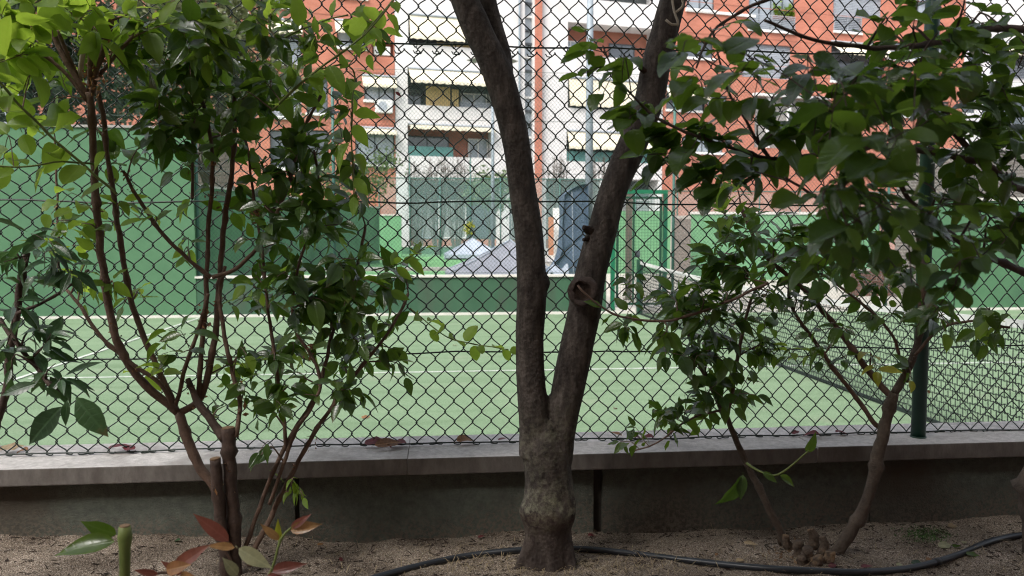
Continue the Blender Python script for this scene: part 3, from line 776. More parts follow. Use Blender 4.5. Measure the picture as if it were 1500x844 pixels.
for i in range(120):
    ya_, yb_ = yn0 + (yn1 - yn0) * i / 120, yn0 + (yn1 - yn0) * (i + 1) / 120
    za, zb = net_top(ya_), net_top(yb_)
    for dx in (-.008, .008):
        mb2.quad((NX + dx, ya_, za - .05), (NX + dx, yb_, zb - .05), (NX + dx, yb_, zb), (NX + dx, ya_, za))
    mb2.quad((NX - .008, ya_, za), (NX - .008, yb_, zb), (NX + .008, yb_, zb), (NX + .008, ya_, za))
mb2.build('headband', M['net_band'], net, smooth=True)
mb3.box(NX - .006, NX + .006, yn0, yn1, .004, .035); mb3.build('bottom_tape', M['net_cord'], net)
for y in (yn0 - .06, yn1 + .06):
    mb = MB()
    mb.box(NX - .05, NX - .012, y - .04, y + .04, 0.001, .97); mb.box(NX + .012, NX + .05, y - .04, y + .04, .001, .97); mb.box(NX - .011, NX + .011, y - .03, y + .03, .001, .93)
    mb.build('net_post', M['post_green'], net)

# ------------------------------------------------------------------ lamp poles, covers
bp = P(862, 400, 15.0)
lp = thing('lamp_post', 'thick blue grey floodlight pole rising just left of the right stem', 'lamp post', (bp.x, 15.0, .55))
mb = MB(); mb.tube([V((bp.x, 15, .5)), V((bp.x, 15, 4.0)), V((bp.x, 15, 7.5))], [.085, .072, .055], 12); mb.build('pole', M['pole_grey'], lp, smooth=True)
mb = MB(); mb.tube([V((bp.x, 15, .552)), V((bp.x, 15, .6))], .15, 12); mb.build('base_plate', M['pole_grey'], lp)
mb = MB(); mb.box(bp.x - .6, bp.x + .6, 14.8, 15.0, 7.4, 7.7); mb.build('floodlight', M['frame_dark'], lp)
bp = P(722, 365, 30)
lp = thing('street_lamp', 'thin grey lamp post with two flat lamp heads against the white building', 'street lamp', (bp.x, 30, .55))
ztop = P(722, 88, 30).z
mb = MB(); mb.tube([V((bp.x, 30, .5)), V((bp.x, 30, ztop))], [.075, .05], 10); mb.build('pole', M['pole_grey'], lp, smooth=True)
for s in (-1, 1):
    mb = MB(); mb.tube([V((bp.x, 30, ztop - .05)), V((bp.x + s * .4, 30, ztop + .02))], .025, 6); mb.build('arm', M['pole_grey'], lp)
    mb = MB(); c = V((bp.x + s * .68, 30, ztop - .03))
    mb.add([c + V((-.32, 0, 0)), c + V((0, -.3, .03)), c + V((.32, 0, 0)), c + V((0, .3, .03)), c + V((0, 0, .14)), c + V((0, 0, -.12))],
           [(0, 1, 4), (1, 2, 4), (2, 3, 4), (3, 0, 4), (1, 0, 5), (2, 1, 5), (3, 2, 5), (0, 3, 5)]); mb.build('lamp_head', M['concrete_grey'], lp)
def pyramid(name, label, pxl, pxr, pyb, pxa, pya, Y, mat, sag=.07):
    a, b, top = P(pxl, pyb, Y), P(pxr, pyb, Y), P(pxa, pya, Y + .9 * (P(pxr, pyb, Y).x - P(pxl, pyb, Y).x) / 2)
    w = (b.x - a.x) / 2; cx = (a.x + b.x) / 2; cy = Y + w
    t = thing(name, label, 'cover', (cx, cy, .55))
    n = 10; mb = MB()
    cs = [V((cx - w, cy - w, a.z)), V((cx + w, cy - w, a.z)), V((cx + w, cy + w, a.z)), V((cx - w, cy + w, a.z))]
    apex = V((top.x, cy, top.z))
    for e in range(4):
        p, q = cs[e], cs[(e + 1) % 4]
        vs, fs = [], []
        for i in range(n + 1):
            for j in range(n + 1):
                base = p.lerp(q, j / n); x = base.lerp(apex, i / n)
                x = x - V((0, 0, sag * math.sin(math.pi * i / n) * (0.6 + .8 * math.sin(math.pi * j / n))))
                vs.append(x)
        for i in range(n):
            for j in range(n): fs.append((i * (n + 1) + j, i * (n + 1) + j + 1, (i + 1) * (n + 1) + j + 1, (i + 1) * (n + 1) + j))
        mb.add(vs, fs)
    mb.build('canopy', mat, t, smooth=False)
    mb = MB()
    for e in range(4):
        p, q = cs[e], cs[(e + 1) % 4]; z = V((0, 0, .14)); mb.quad(p - z, q - z, q, p)
    mb.build('valance', mat, t)
    for p in cs:
        mb = MB(); mb.tube([p.lerp(apex, q / 8) - V((0, 0, sag * .6 * math.sin(math.pi * q / 8) - .012)) for q in range(9)], .012, 5); mb.build('hip_seam', M['tarp_pale'], t)
        mb = MB(); mb.tube([V((p.x, p.y, .5)), p - V((0, 0, .02))], .02, 6); mb.build('leg', M['pole_grey'], t)
    return t
pyramid('pyramid_cover', 'large lilac grey pyramid cover partly behind the left stem', 655, 818, 402, 748, 352, 14.6, M['tarp_lilac'], .05)
pyramid('pyramid_cover', 'small pale blue pyramid cover farther away left of the lilac one', 652, 738, 373, 692, 349, 29, M['tarp_pale'], .05)
# tall blue tarpaulin cover between the stems
c0 = P(842, 402, 14.5)
tb = thing('tarpaulin_cover', 'tall blue grey tarpaulin wrap with a flared foot between the two stems', 'cover', (c0.x, 14.5, .55))
outl = [(797, 408), (799, 401), (810, 392), (818, 381), (823, 366), (825, 340), (825, 312), (826, 285), (838, 277), (850, 271), (861, 269), (862, 300), (863, 340), (863, 375), (864, 408)]
mb = MB(); ring_n = len(outl); vs, fs = [], []
for j, (yy, sh) in enumerate(((14.36, .97), (14.3, 1.0), (14.55, 1.0), (14.8, 1.0), (14.86, .96))):
    for k, (px, py) in enumerate(outl):
        q = P(845 + (px - 845) * sh, 340 + (py - 340) * (sh if py < 380 else 1), 14.3); vs.append((q.x + .015 * math.sin(k * 1.9 + j), yy + .02 * math.sin(k * 2.7), q.z))
for j in range(4):
    for k in range(ring_n): fs.append((j * ring_n + k, j * ring_n + (k + 1) % ring_n, (j + 1) * ring_n + (k + 1) % ring_n, (j + 1) * ring_n + k))
fs.append(tuple(range(ring_n - 1, -1, -1))); fs.append(tuple(4 * ring_n + k for k in range(ring_n)))
mb.add(vs, fs); tbo = mb.build('tarpaulin', M['tarp_blue'], tb, smooth=False)
mb = MB(); a, b = P(838, 281, 14.27), P(840, 400, 14.27); mb.tube([a, b], .008, 6); mb.build('seam', M['tarp_pale'], tbo)
a, b = P(800, 404, 14.3), P(832, 398, 14.2)
mb = MB()
vs = [(a.x + (b.x - a.x) * i / 8, 14.0 + .25 * j / 4, .66 + .06 * math.sin(i * 1.3 + j) + .04 * j) for j in range(5) for i in range(9)]
mb.add(vs, [(j * 9 + i, j * 9 + i + 1, j * 9 + i + 10, j * 9 + i + 9) for j in range(4) for i in range(8)])
mb.build('loose_sheet', M['tarp_pale'], tb, smooth=True)

# ------------------------------------------------------------------ apartment buildings
FA = R(11); F0 = P(640, 350, 43.0); FU = V((math.cos(FA), math.sin(FA), 0)); FN = V((-math.sin(FA), math.cos(FA), 0))
def FP(px, py):
    d = ray(px, py); t = (F0 - CAM).dot(FN) / d.dot(FN); q = CAM + d * t
    return (q - F0).dot(FU), q.z
def frect(r):
    x0, x1, y0, y1 = r
    s0, za = FP(x0, y0); s1, _ = FP(x1, y0); _, zb = FP(x0, y1)
    return s0, s1, zb, za
def holes_wall(mb, s0, s1, z0, z1, holes, dep, y=0.0, mi=0):
    S_ = sorted({s0, s1} | {v for h in holes for v in h[:2]}); Z_ = sorted({z0, z1} | {v for h in holes for v in h[2:4]})
    S_ = [v for v in S_ if s0 <= v <= s1]; Z_ = [v for v in Z_ if z0 <= v <= z1]
    for a, b in zip(S_, S_[1:]):
        for c, d in zip(Z_, Z_[1:]):
            if any(h[0] < (a + b) / 2 < h[1] and h[2] < (c + d) / 2 < h[3] for h in holes): continue
            mb.quad((a, y, c), (b, y, c), (b, y, d), (a, y, d), mi)
    for h in holes:
        a, b, c, d = h[:4]; e = y + (h[4] if len(h) > 4 else dep)
        a, b = max(a, s0), min(b, s1); c, d = max(c, z0), min(d, z1)
        mb.quad((a, y, c), (a, e, c), (a, e, d), (a, y, d), mi); mb.quad((b, e, c), (b, y, c), (b, y, d), (b, e, d), mi)
        mb.quad((a, y, c), (b, y, c), (b, e, c), (a, e, c), mi); mb.quad((a, e, d), (b, e, d), (b, y, d), (a, y, d), mi)
def add_window(root, a, b, c, d, y, frame='frame_dark', glass='glass', mull=2, t=.06):
    mb = MB()
    mb.box(a, a + t, y - .05, y + .02, c, d); mb.box(b - t, b, y - .05, y + .02, c, d)
    mb.box(a + t, b - t, y - .051, y + .019, c, c + t); mb.box(a + t, b - t, y - .051, y + .019, d - t, d)
    for k in range(1, mull):
        x = a + (b - a) * k / mull; mb.box(x - t / 2, x + t / 2, y - .049, y + .018, c + t, d - t)
    w = mb.build('window', M[frame], root, world=False)
    mb = MB(); mb.quad((a + .01, y - .01, c + .01), (b - .01, y - .01, c + .01), (b - .01, y - .01, d - .01), (a + .01, y - .01, d - .01)); mb.build('pane', M[glass], w, world=False)
    return w
def add_shutter(root, a, b, c, d, y, mat='shutter'):
    mb = MB(); z = c
    while z < d - .05:
        mb.add([(a, y, z), (b, y, z), (b, y - .03, z + .02), (a, y - .03, z + .02), (b, y, z + .09), (a, y, z + .09)], [(0, 1, 2, 3), (3, 2, 4, 5)]); z += .1
    return mb.build('shutter', M[mat], root, world=False)
def add_awning(root, a, b, z1, z0, out, mat='awning', y=-.03):
    mb = MB(); n = 24
    dz = (z1 - z0)
    vs, fs = [], []
    for j in range(5):
        t = j / 4
        for i in range(n + 1):
            x = a + (b - a) * i / n
            vs.append((x, y - out * t - .01, z1 - (dz - .18) * t - .03 * math.sin(math.pi * t)))
    for i in range(n + 1):
        x = a + (b - a) * i / n
        vs.append((x, y - out - .012, z0 + .05 * abs(math.sin(i * math.pi / 2))))
    for j in range(5):
        for i in range(n): fs.append((j * (n + 1) + i, j * (n + 1) + i + 1, (j + 1) * (n + 1) + i + 1, (j + 1) * (n + 1) + i))
    mb.add(vs, fs); aw = mb.build('awning', M[mat], root, world=False)
    mb = MB(); mb.tube([(a, y - .01, z1 + .06), (b, y - .01, z1 + .06)], .07, 8); mb.build('roller', M['shutter'], aw, world=False)
    if out > .3:
        for x in (a + .05, b - .05):
            mb = MB(); mb.tube([(x, y + .02, z0 + .3), (x, y - out, z0 + .17)], .02, 5); mb.build('arm', M['frame_dark'], aw, world=False)
    return aw
def add_railing(root, a, b, c, d, y):
    mb = MB(); z = c
    while z < d + .01: mb.box(a, b, y - .02, y, z, z + .045); z += .11
    k = a
    while k <= b + .01: mb.box(k - .02, k + .02, y + .001, y + .03, c, d + .05); k += (b - a) / 2
    return mb.build('railing', M['shutter'], root, world=False)
def add_sill(root, a, b, z, y=0.0, h=.14, out=.12):
    mb = MB(); mb.box(a, b, y - out, y + .05, z - h, z); return mb.build('sill', M['trim_white'], root, world=False)
def building(name, label): return thing(name, label, 'building', F0.copy() * 1 - V((0, 0, F0.z)), rz=FA)
ZT = FP(640, -75)[1]; ZG = 0.0
def face(root, pxl, pxr, holes, mat, dep=.25, y=0.0, back=True, zt=ZT):
    s0, s1 = FP(pxl, 300)[0], FP(pxr, 300)[0]
    mb = MB(); holes_wall(mb, s0, s1, ZG, zt, holes, dep, y)
    o = mb.build('facade', mat, root, world=False)
    if back:
        mb = MB(); e = y + 2.2
        mb.quad((s0, e, ZG), (s1, e, ZG), (s1, e, zt), (s0, e, zt)); mb.quad((s0, y, zt), (s1, y, zt), (s1, e + 8, zt + .002), (s0, e + 8, zt + .002))
        mb.quad((s0, y, ZG), (s0, e + 8, ZG), (s0, e + 8, zt), (s0, y, zt)); mb.quad((s1, e + 8, ZG), (s1, y, ZG), (s1, y, zt), (s1, e + 8, zt))
        mb.build('shell', M['brick_shade'], root, world=False)
    return s0, s1
# --- left brick block
bl = building('brick_building', 'red brick apartment block with awnings behind the left bush')
wins = [((393, 442, -40, 8), 'w'), ((395, 441, 29, 92), 'a', 22, .35), ((493, 537, 31, 68), 'a', 22, .7), ((533, 578, 112, 146), 'a', 18, .5), ((520, 578, 188, 240), 'a', 10, .5),
        ((493, 537, -45, -6), 'w'), ((395, 441, 112, 170), 's'), ((395, 441, 190, 245), 'w'), ((448, 480, 112, 165), 'w'), ((448, 480, 190, 245), 'w'), ((320, 362, -40, 15), 'w'), ((320, 362, 40, 92), 's'), ((545, 577, 60, 82), 'n')]
hs_ = [frect(w[0]) for w in wins]
s0, s1 = face(bl, 60, 580, [h + ((.5,) if wins[i][1] == 'n' else ()) for i, h in enumerate(hs_)], M['brick_red'])
for w, h in zip(wins, hs_):
    a, b, c, d = h
    if w[1] == 'n': 
        mb = MB(); mb.quad((a, .49, c), (b, .49, c), (b, .49, d), (a, .49, d)); mb.build('niche_back', M['brick_shade'], bl, world=False); continue
    if w[1] == 's': add_shutter(bl, a, b, c, d, .2)
    else: add_window(bl, a, b, c, d, .22, glass='glass' if rnd.random() < .6 else 'glass_light')
    if w[1] == 'a':
        zA = FP(w[0][0], w[0][2] + w[2])[1]; add_awning(bl, a - .1, b + .05, d, zA, w[3])
        if w[0][0] == 395: add_shutter(bl, a + .3, b, c, d - .9, .15)
    add_sill(bl, a - .05, b + .05, c)
# band courses
for py in (18, 100, 178):
    z = FP(450, py)[1]; mb = MB(); mb.box(s0, s1 - .02, -.015, .01, z - .04, z); mb.build('string_course', M['brick_shade'], bl, world=False)
# --- white centre block
wb = building('white_building', 'white apartment block with long balconies and cream awnings behind the trunks')
rects = {'t0': (598, 720, -62, -16), 't1': (598, 720, 19, 64), 't2': (597, 724, 98, 153), 't3': (597, 724, 180, 228), 'g1': (600, 733, 262, 364), 'g0': (746, 764, 262, 364),
         'u0': (832, 962, -50, -4), 'u1': (832, 962, 32, 80), 'u2': (832, 970, 112, 158), 'u3': (830, 975, 190, 236), 'g2': (800, 880, 262, 364), 'g3': (892, 965, 262, 364), 'shaft': (769, 782, -70, 364)}
H = {k: frect(v) for k, v in rects.items()}
H['shaft'] = (H['shaft'][0], H['shaft'][1], .3, ZT - .3)
def deep(k): return H[k] + ((.5,) if k == 'shaft' else (1.3,))
for (pl, pr, ks) in ((580.5, 783, ['t0', 't1', 't2', 't3', 'g0', 'g1', 'shaft']), (792, 969, ['u0', 'u1', 'u2', 'u3', 'g2', 'g3'])):
    face(wb, pl, pr, [deep(k) for k in ks], M['white_wall'])
a, b = FP(783.3, 300)[0], FP(791.7, 300)[0]
mb = MB(); mb.box(a, b, -.25, 2, ZG, ZT); mb.build('brick_pilaster', M['brick_red'], wb, world=False)
a, b, c, d = H['shaft']
mb = MB(); mb.quad((a, .45, c), (b, .45, c), (b, .45, d), (a, .45, d)); mb.build('stair_glass', M['glass_light'], wb, world=False)
z = c
k = 0
while z < d:
    mb = MB(); mb.box(a, b, .3, .44, z, z + .12); mb.build('landing', M['white_plastic'] if k % 3 == 0 else M['frame_dark'], wb, world=False); z += .75; k += 1
mb = MB(); x = FP(760, 300)[0]; mb.tube([(x, -.1, .3), (x, -.1, ZT)], .06, 8); mb.build('drain_pipe', M['pole_grey'], wb, world=False)
def balcony(k, back, inner):
    a, b, c, d = H[k]; y = 1.3
    mb = MB(); mb.quad((a, y - .003, c), (b, y - .003, c), (b, y - .003, d), (a, y - .003, d)); mb.build('balcony_wall', M[back], wb, world=False)
    for (f0, f1, g0, g1, kind) in inner:
        x0_, x1_ = a + (b - a) * f0, a + (b - a) * f1; z0_, z1_ = c + (d - c) * g0, c + (d - c) * g1
        if kind == 'w': add_window(wb, x0_, x1_, z0_, z1_, y - .06, glass='glass')
        elif kind == 'l': add_window(wb, x0_, x1_, z0_, z1_, y - .06, frame='trim_white', glass='glass_light')
        elif kind == 'c':
            n = max(3, int((x1_ - x0_) / .11)); mb = MB()
            for q in range(n): xx = x0_ + (x1_ - x0_) * q / n; mb.box(xx, xx + (x1_ - x0_) / n * .85, .35, .38, z0_, z1_)
            mb.build('cane_screen', M['cane'], wb, world=False)
        elif kind == 's': add_shutter(wb, x0_, x1_, z0_, z1_, .6)
        elif kind == 'r': add_railing(wb, x0_, x1_, z0_, z1_, .05)
        elif kind == 't':
            mb = MB(); mb.box(x0_, x1_, .04, .06, z0_, z1_); mb.build('teal_cloth', M['teal_screen_solid'], wb, world=False)
balcony('t0', 'room_dark', [(.1, .5, .0, .8, 'w')])
balcony('t1', 'room_dark', [(.05, .45, 0, .8, 'w'), (.55, .95, 0, .8, 'l'), (.35, .95, 0, .16, 'c')])
balcony('t2', 'room_dark', [(.22, .5, 0, .55, 'c'), (.52, .6, 0, .5, 'c'), (.02, .2, .05, .55, 'w'), (.66, .98, .05, .5, 'l'), (.62, 1, 0, .2, 's')])
balcony('t3', 'brick_shade', [(.01, .52, 0, .7, 'w'), (.01, .52, 0, .3, 't'), (.75, .99, .02, .68, 'l')])
balcony('u0', 'room_dark', [(.1, .5, .0, .8, 'w')])
balcony('u1', 'brick_shade', [(.02, .2, 0, .6, 'l'), (.55, .85, 0, .62, 'w'), (.0, .25, 0, .28, 'r')])
balcony('u2', 'room_dark', [(.1, .5, 0, .8, 'w')])
balcony('u3', 'room_dark', [(0, 1, 0, .32, 't')])
for k, py, out in (('t1', 58, .25), ('t2', 125, .8), ('t3', 191, .5), ('u2', 156, .2), ('u3', 219, .3)):
    a, b, c, d = H[k]; add_awning(wb, a + .06, b - .06, d - .1, FP(rects[k][0], py)[1], out, y=.02)
for k in ('g1', 'g0', 'g2', 'g3'):
    a, b, c, d = H[k]; n = 3 if k == 'g1' else 2
    mb = MB(); mb.quad((a, 1.295, c), (b, 1.295, c), (b, 1.295, d), (a, 1.295, d)); mb.build('arcade_back', M['room_dark'], wb, world=False)
    for q in range(n):
        add_window(wb, a + (b - a) * (q + .03) / n, a + (b - a) * (q + .97) / n, c + .55, c + (d - c) * .72, .98, frame=('shutter', 'trim_white', 'frame_dark')[q], glass=('glass_grey', 'glass_grey', 'glass')[q], mull=1 if q else 2)
    mb = MB(); mb.box(a, b, .9, 1.15, c, c + .5); mb.build('arcade_plinth', M['brick_shade'], wb, world=False)
a, b, c, d = frect((796, 800, 330, 365))
# --- right brick block
br = building('brick_building', 'red brick apartment block with grey shutters behind the overhanging leaves')
R_ = [((1006, 1048, -30, 12), 'w'), ((1098, 1166, -40, 42), 'f'), ((1222, 1294, -40, 22), 's'), ((1222, 1262, 22.5, 45), 'r'), ((1331, 1366, -30, 25), 'w'), ((1000, 1046, 58, 83), 'w'), ((1088, 1160, 62, 112), 's'),
      ((1218, 1296, 62, 118), 'a', 22, .9), ((976, 1034, 128, 160), 'a', 19, .5), ((1037, 1066, 139, 159), 'w'), ((1106, 1206, 141, 216), 'h'), ((1295, 1392, 143, 168), 'w'), ((1000, 1060, 200, 222), 'w'), ((1300, 1390, 60, 85), 'w'), ((1230, 1280, 145, 170), 'w')]
hs_ = [frect(w[0]) for w in R_]
s0, s1 = face(br, 969.3, 1404, hs_, M['brick_red'], .22)
for w, h in zip(R_, hs_):
    a, b, c, d = h; k = w[1]
    if k in 'wf': add_window(br, a, b, c, d, .2, glass=rnd.choice(('glass', 'glass_light')), mull=2 if b - a < 3 else 4)
    if k == 'f': add_railing(br, a, b, c, c + .9, -.02)
    if k == 's': add_shutter(br, a, b, c, d, .18)
    if k == 'r': add_window(br, a, b, c, d, .2); add_railing(br, a, b, c, d, -.02)
    if k == 'a':
        add_window(br, a, b, c, d, .2); zA = FP(w[0][0], w[0][2] + w[2])[1]; add_awning(br, a - .05, b + .05, d, zA, w[3])
        if w[0][0] == 1218: add_railing(br, a, a + (b - a) * .5, c, c + .75, -.02)
    if k == 'h':
        mb = MB(); mb.quad((a, .2, c), (b, .2, c), (b, .2, d), (a, .2, d)); mb.build('hall_back', M['concrete_grey'], br, world=False)
        for q in (.2, .5, .8): mb = MB(); x = a + (b - a) * q; mb.box(x - .1, x + .1, -.05, .15, c, d); mb.build('hall_column', M['trim_white'], br, world=False)
        mb = MB(); mb.box(a - .2, b + .3, -.3, .02, d, d + .16); mb.build('canopy_slab', M['trim_white'], br, world=False)
    if k in 'wfra': add_sill(br, a - .05, b + .05, c)
a, b, c, d = frect((1004, 1106, 13, 17)); mb = MB(); mb.box(a, b, -.1, .001, c, d); mb.build('ledge', M['trim_white'], br, world=False)
for py in (18, 62, 100, 140):
    z = FP(1180, py)[1]; mb = MB(); mb.box(s0 + .02, s1, -.012, .01, z - .035, z); mb.build('string_course', M['brick_shade'], br, world=False)
# flower box of green plants on the balcony
a, b, c, d = frect((1140, 1164, 10, 40))
fb = thing('balcony_plants', 'bright green potted plants behind the railing of the brick building', 'plants', F0 - V((0, 0, F0.z)), rz=FA)
mb = MB()
for i in range(160):
    x = rnd.uniform(a - .3, b); z = c + .75 + abs(rnd.gauss(0, .3)); y = rnd.uniform(.0, .12); s = .09
    n_ = V((rnd.uniform(-1, 1), rnd.uniform(-1, 1), rnd.uniform(-1, 1))).normalized(); t_ = n_.orthogonal().normalized() * s; u_ = n_.cross(t_)
    mb.add([V((x, y, z)) + t_, V((x, y, z)) + u_, V((x, y, z)) - t_, V((x, y, z)) - u_], [(0, 1, 2, 3)], [(0.1, 0), (.5, .5), (.1, 1), (-.5, .5)])
mb.build('foliage', M['leaf_fresh'], fb, world=False)
mb = MB(); mb.box(a - .3, b, .0, .15, c + .5, c + .72); mb.build('planter_box', M['brick_shade'], fb, world=False)
# --- white block on the right
F_bak = F0
w2 = building('white_building', 'cream and white building with awnings at the far right behind the leaves')
ZT2 = FP(1400, -60)[1]
rr = [((1452, 1600, 62, 112), 'a', 22, 1.0), ((1440, 1600, 140, 180), 'w'), ((1410, 1432, 128, 165), 'w'), ((1420, 1440, 66, 100), 'w')]
hs_ = [frect(w[0]) for w in rr]
face(w2, 1404.5, 1700, hs_, M['white_wall'], .3, zt=ZT2)
for w, h in zip(rr, hs_):
    a, b, c, d = h; add_window(w2, a, b, c, d, .25, mull=4)
    if w[1] == 'a': add_awning(w2, a, b, d, FP(w[0][0], 84)[1], 1.0); add_railing(w2, a, b, c, c + .8, -.05)
a, b, c, d = frect((1407, 1600, 116, 125)); mb = MB(); mb.box(a, b, -.4, .002, c, d); mb.build('balcony_slab', M['trim_white'], w2, world=False)
F0 = F_bak
# air conditioners
for (r_, lab) in (((549, 574, 147, 166), 'white air conditioner box on brick wall under the lower cream awning'), ((548, 572, 67, 80), 'white air conditioner box in the small brick niche')):
    a, b, c, d = frect(r_); t = thing('air_conditioner', lab, 'air conditioner', F0 - V((0, 0, F0.z)), rz=FA)
    yy = -.35 if r_[2] > 100 else .05
    mb = bevel_box(a, b, yy, yy + .3, c, d, .02); mb.build('casing', M['white_plastic'], t, world=False)
    mb = MB(); mb.tube([((a + b) / 2 - .08, yy - .012, (c + d) / 2), ((a + b) / 2 - .08, yy - .001, (c + d) / 2)], (d - c) * .36, 16); mb.build('fan_grille', M['shutter'], t, world=False)

# ground floor screens and teal mesh around the second court
def screen_fence(label, pa, pb, py_top, Y, n):
    a, b = P(pa, 350, Y), P(pb, 350, Y); zt_ = P((pa + pb) / 2, py_top, Y).z
    t = thing('screen_fence', label, 'fence', (a.x, Y, .55))
    mb = MB(); mb.quad((a.x, Y, .5), (b.x, Y, .5), (b.x, Y, zt_), (a.x, Y, zt_)); mb.build('windbreak_net', M['teal_screen'], t)
    for i in range(n + 1):
        x = a.x + (b.x - a.x) * i / n; mb = MB(); mb.tube([V((x, Y - .05, .4)), V((x, Y - .05, zt_ + (.9 if i % 2 else .05)))], .03, 8); mb.build('post', M['post_teal'], t, smooth=True)
    mb = MB(); mb.tube([V((a.x, Y - .03, zt_)), V((b.x, Y - .03, zt_))], .025, 6); mb.build('rail', M['post_teal'], t)
screen_fence('teal windbreak fence round the second court behind the lilac cover', 556, 905, 262, 34, 8)
screen_fence('teal windbreak fence behind the gate and the bright green walls', 930, 1400, 281, 31, 8)
# small orange and yellow things at the end of the second court
q = P(807, 380, 32)
t = thing('orange_post', 'orange painted post beside a white door far behind the left stem', 'post', (q.x, 32, .55))
mb = MB(); mb.box(q.x - .1, q.x + .1, 31.9, 32.1, .55, P(807, 318, 32).z); mb.build('shaft', M['orange'], t)
mb = MB(); mb.box(q.x - .2, q.x + .2, 31.85, 32.15, .551, .65); mb.build('foot', M['concrete_pale'], t)
q = P(820, 380, 32.5)
t = thing('white_door', 'narrow white door leaf far behind between the two stems', 'door', (q.x, 32.5, .55))
mb = MB(); mb.box(q.x - .3, q.x + .3, 32.45, 32.55, .55, P(820, 305, 32.5).z); mb.build('leaf_panel', M['white_plastic'], t)
mb = MB(); mb.box(q.x + .2, q.x + .24, 32.38, 32.45, 1.5, 1.65); mb.build('handle', M['frame_dark'], t)

# ------------------------------------------------------------------ background trees and shrubs
def leaf_card(mb, p, s, up=0.4, mi=0):
    n_ = V((rnd.uniform(-1, 1), rnd.uniform(-1, 1), rnd.uniform(-1, 1) + up)).normalized()
    t_ = n_.orthogonal().normalized(); t_ = (t_ * math.cos(rnd.random() * 6.3) + n_.cross(t_) * math.sin(rnd.random() * 6.3)); u_ = n_.cross(t_)
    mb.add([p - t_ * s, p + u_ * s * .45 + n_ * s * .1, p + t_ * s, p - u_ * s * .45 + n_ * s * .1], [(0, 1, 2, 3)], [(0.01, 0), (.5, .5), (.01, 1), (-.5, .5)], mi)
def bg_tree(name, label, base, h, blobs, n, ls, mat, trunk_r=.15, cat='tree', clump=.35):
    t = thing(name, label, cat, base)
    mb = MB()
    cl = []
    for (c, r_) in blobs:
        for _ in range(int(26 * r_ * r_ + 8)):
            d = V((rnd.gauss(0, 1), rnd.gauss(0, 1), rnd.gauss(0, 1))).normalized() * r_ * rnd.random() ** .4
            cl.append(V(c) + V((d.x, d.y, d.z * .8)))
    for i in range(n):
        c = rnd.choice(cl); p = c + V((rnd.gauss(0, clump), rnd.gauss(0, clump), rnd.gauss(0, clump * .7)))
        leaf_card(mb, p, ls * rnd.uniform(.6, 1.3))
    o = mb.build('crown', mat, t); o['kind'] = 'stuff'
    b = V(base)
    mb = MB(); mid = b + V((.1, 0, h * .45))
    mb.tube(smooth_path([b, b + V((.05, 0, h * .2)), mid], .2), [trunk_r * (1 - .04 * i) for i in range(len(smooth_path([b, b + V((.05, 0, h * .2)), mid], .2)))], 10, bump=.12, freq=3)
    mb.build('trunk', M['twig_grey'], t, smooth=True)
    for (c, r_) in blobs[:6]:
        mb = MB(); e = V(c); mb.tube([mid - V((0, 0, .2)), mid.lerp(e, .5) + V((0, 0, .2)), e], [trunk_r * .6, trunk_r * .4, trunk_r * .15], 6); mb.build('limb', M['twig_grey'], t, smooth=True)
    return t
def pb_(px, py, Y): return tuple(P(px, py, Y))
bg_tree('evergreen_tree', 'dark dense evergreen tree above the left green wall', (P(40, 300, 17).x, 17, 0), 6, [(pb_(20, 60, 17), 1.6), (pb_(90, 100, 17.5), 1.3), (pb_(-60, 120, 17), 1.5), (pb_(130, 40, 17.5), 1.0), (pb_(60, -40, 17.5), 1.7), (pb_(180, 150, 17.5), .7)], 9000, .10, M['bg_leaf_dark'])
bg_tree('olive_tree', 'pale olive green tree between the dark evergreen and the brick building', (P(300, 300, 19).x, 19, 0), 6, [(pb_(270, 60, 19), 1.3), (pb_(330, 90, 19.5), 1.2), (pb_(230, 120, 19), .9), (pb_(300, 150, 19.5), .8), (pb_(270, -30, 19.5), 1.6), (pb_(350, 20, 19.5), .7), (pb_(390, 130, 19.5), .8)], 9000, .10, M['bg_leaf'])
bg_tree('climbing_shrub', 'pale green climbing shrub in front of the left brick building', (P(520, 330, 27).x, 27, .5), 2.5, [(pb_(470, 250, 27), .6), (pb_(520, 245, 27), .6), (pb_(560, 240, 27), .5), (pb_(540, 270, 27), .6), (pb_(490, 275, 27), .6)], 2600, .07, M['bg_leaf_green'], .06, 'shrub', .25)
bg_tree('green_shrub', 'leafy green shrub by the lamp post in front of the white building', (P(715, 340, 36).x, 36, .5), 2.5, [(pb_(712, 262, 36), .7), (pb_(740, 270, 36), .7), (pb_(700, 285, 36), .7), (pb_(735, 295, 36), .6)], 2600, .08, M['bg_leaf_green'], .06, 'shrub', .25)
bg_tree('yellow_shrub', 'small yellow bush peeping over the pale pyramid cover', (P(689, 370, 34).x, 34, .5), .8, [(pb_(689, 337, 34), .22), (pb_(688, 330, 34), .12)], 260, .07, M['leaf_yellow'], .03, 'shrub', .1)
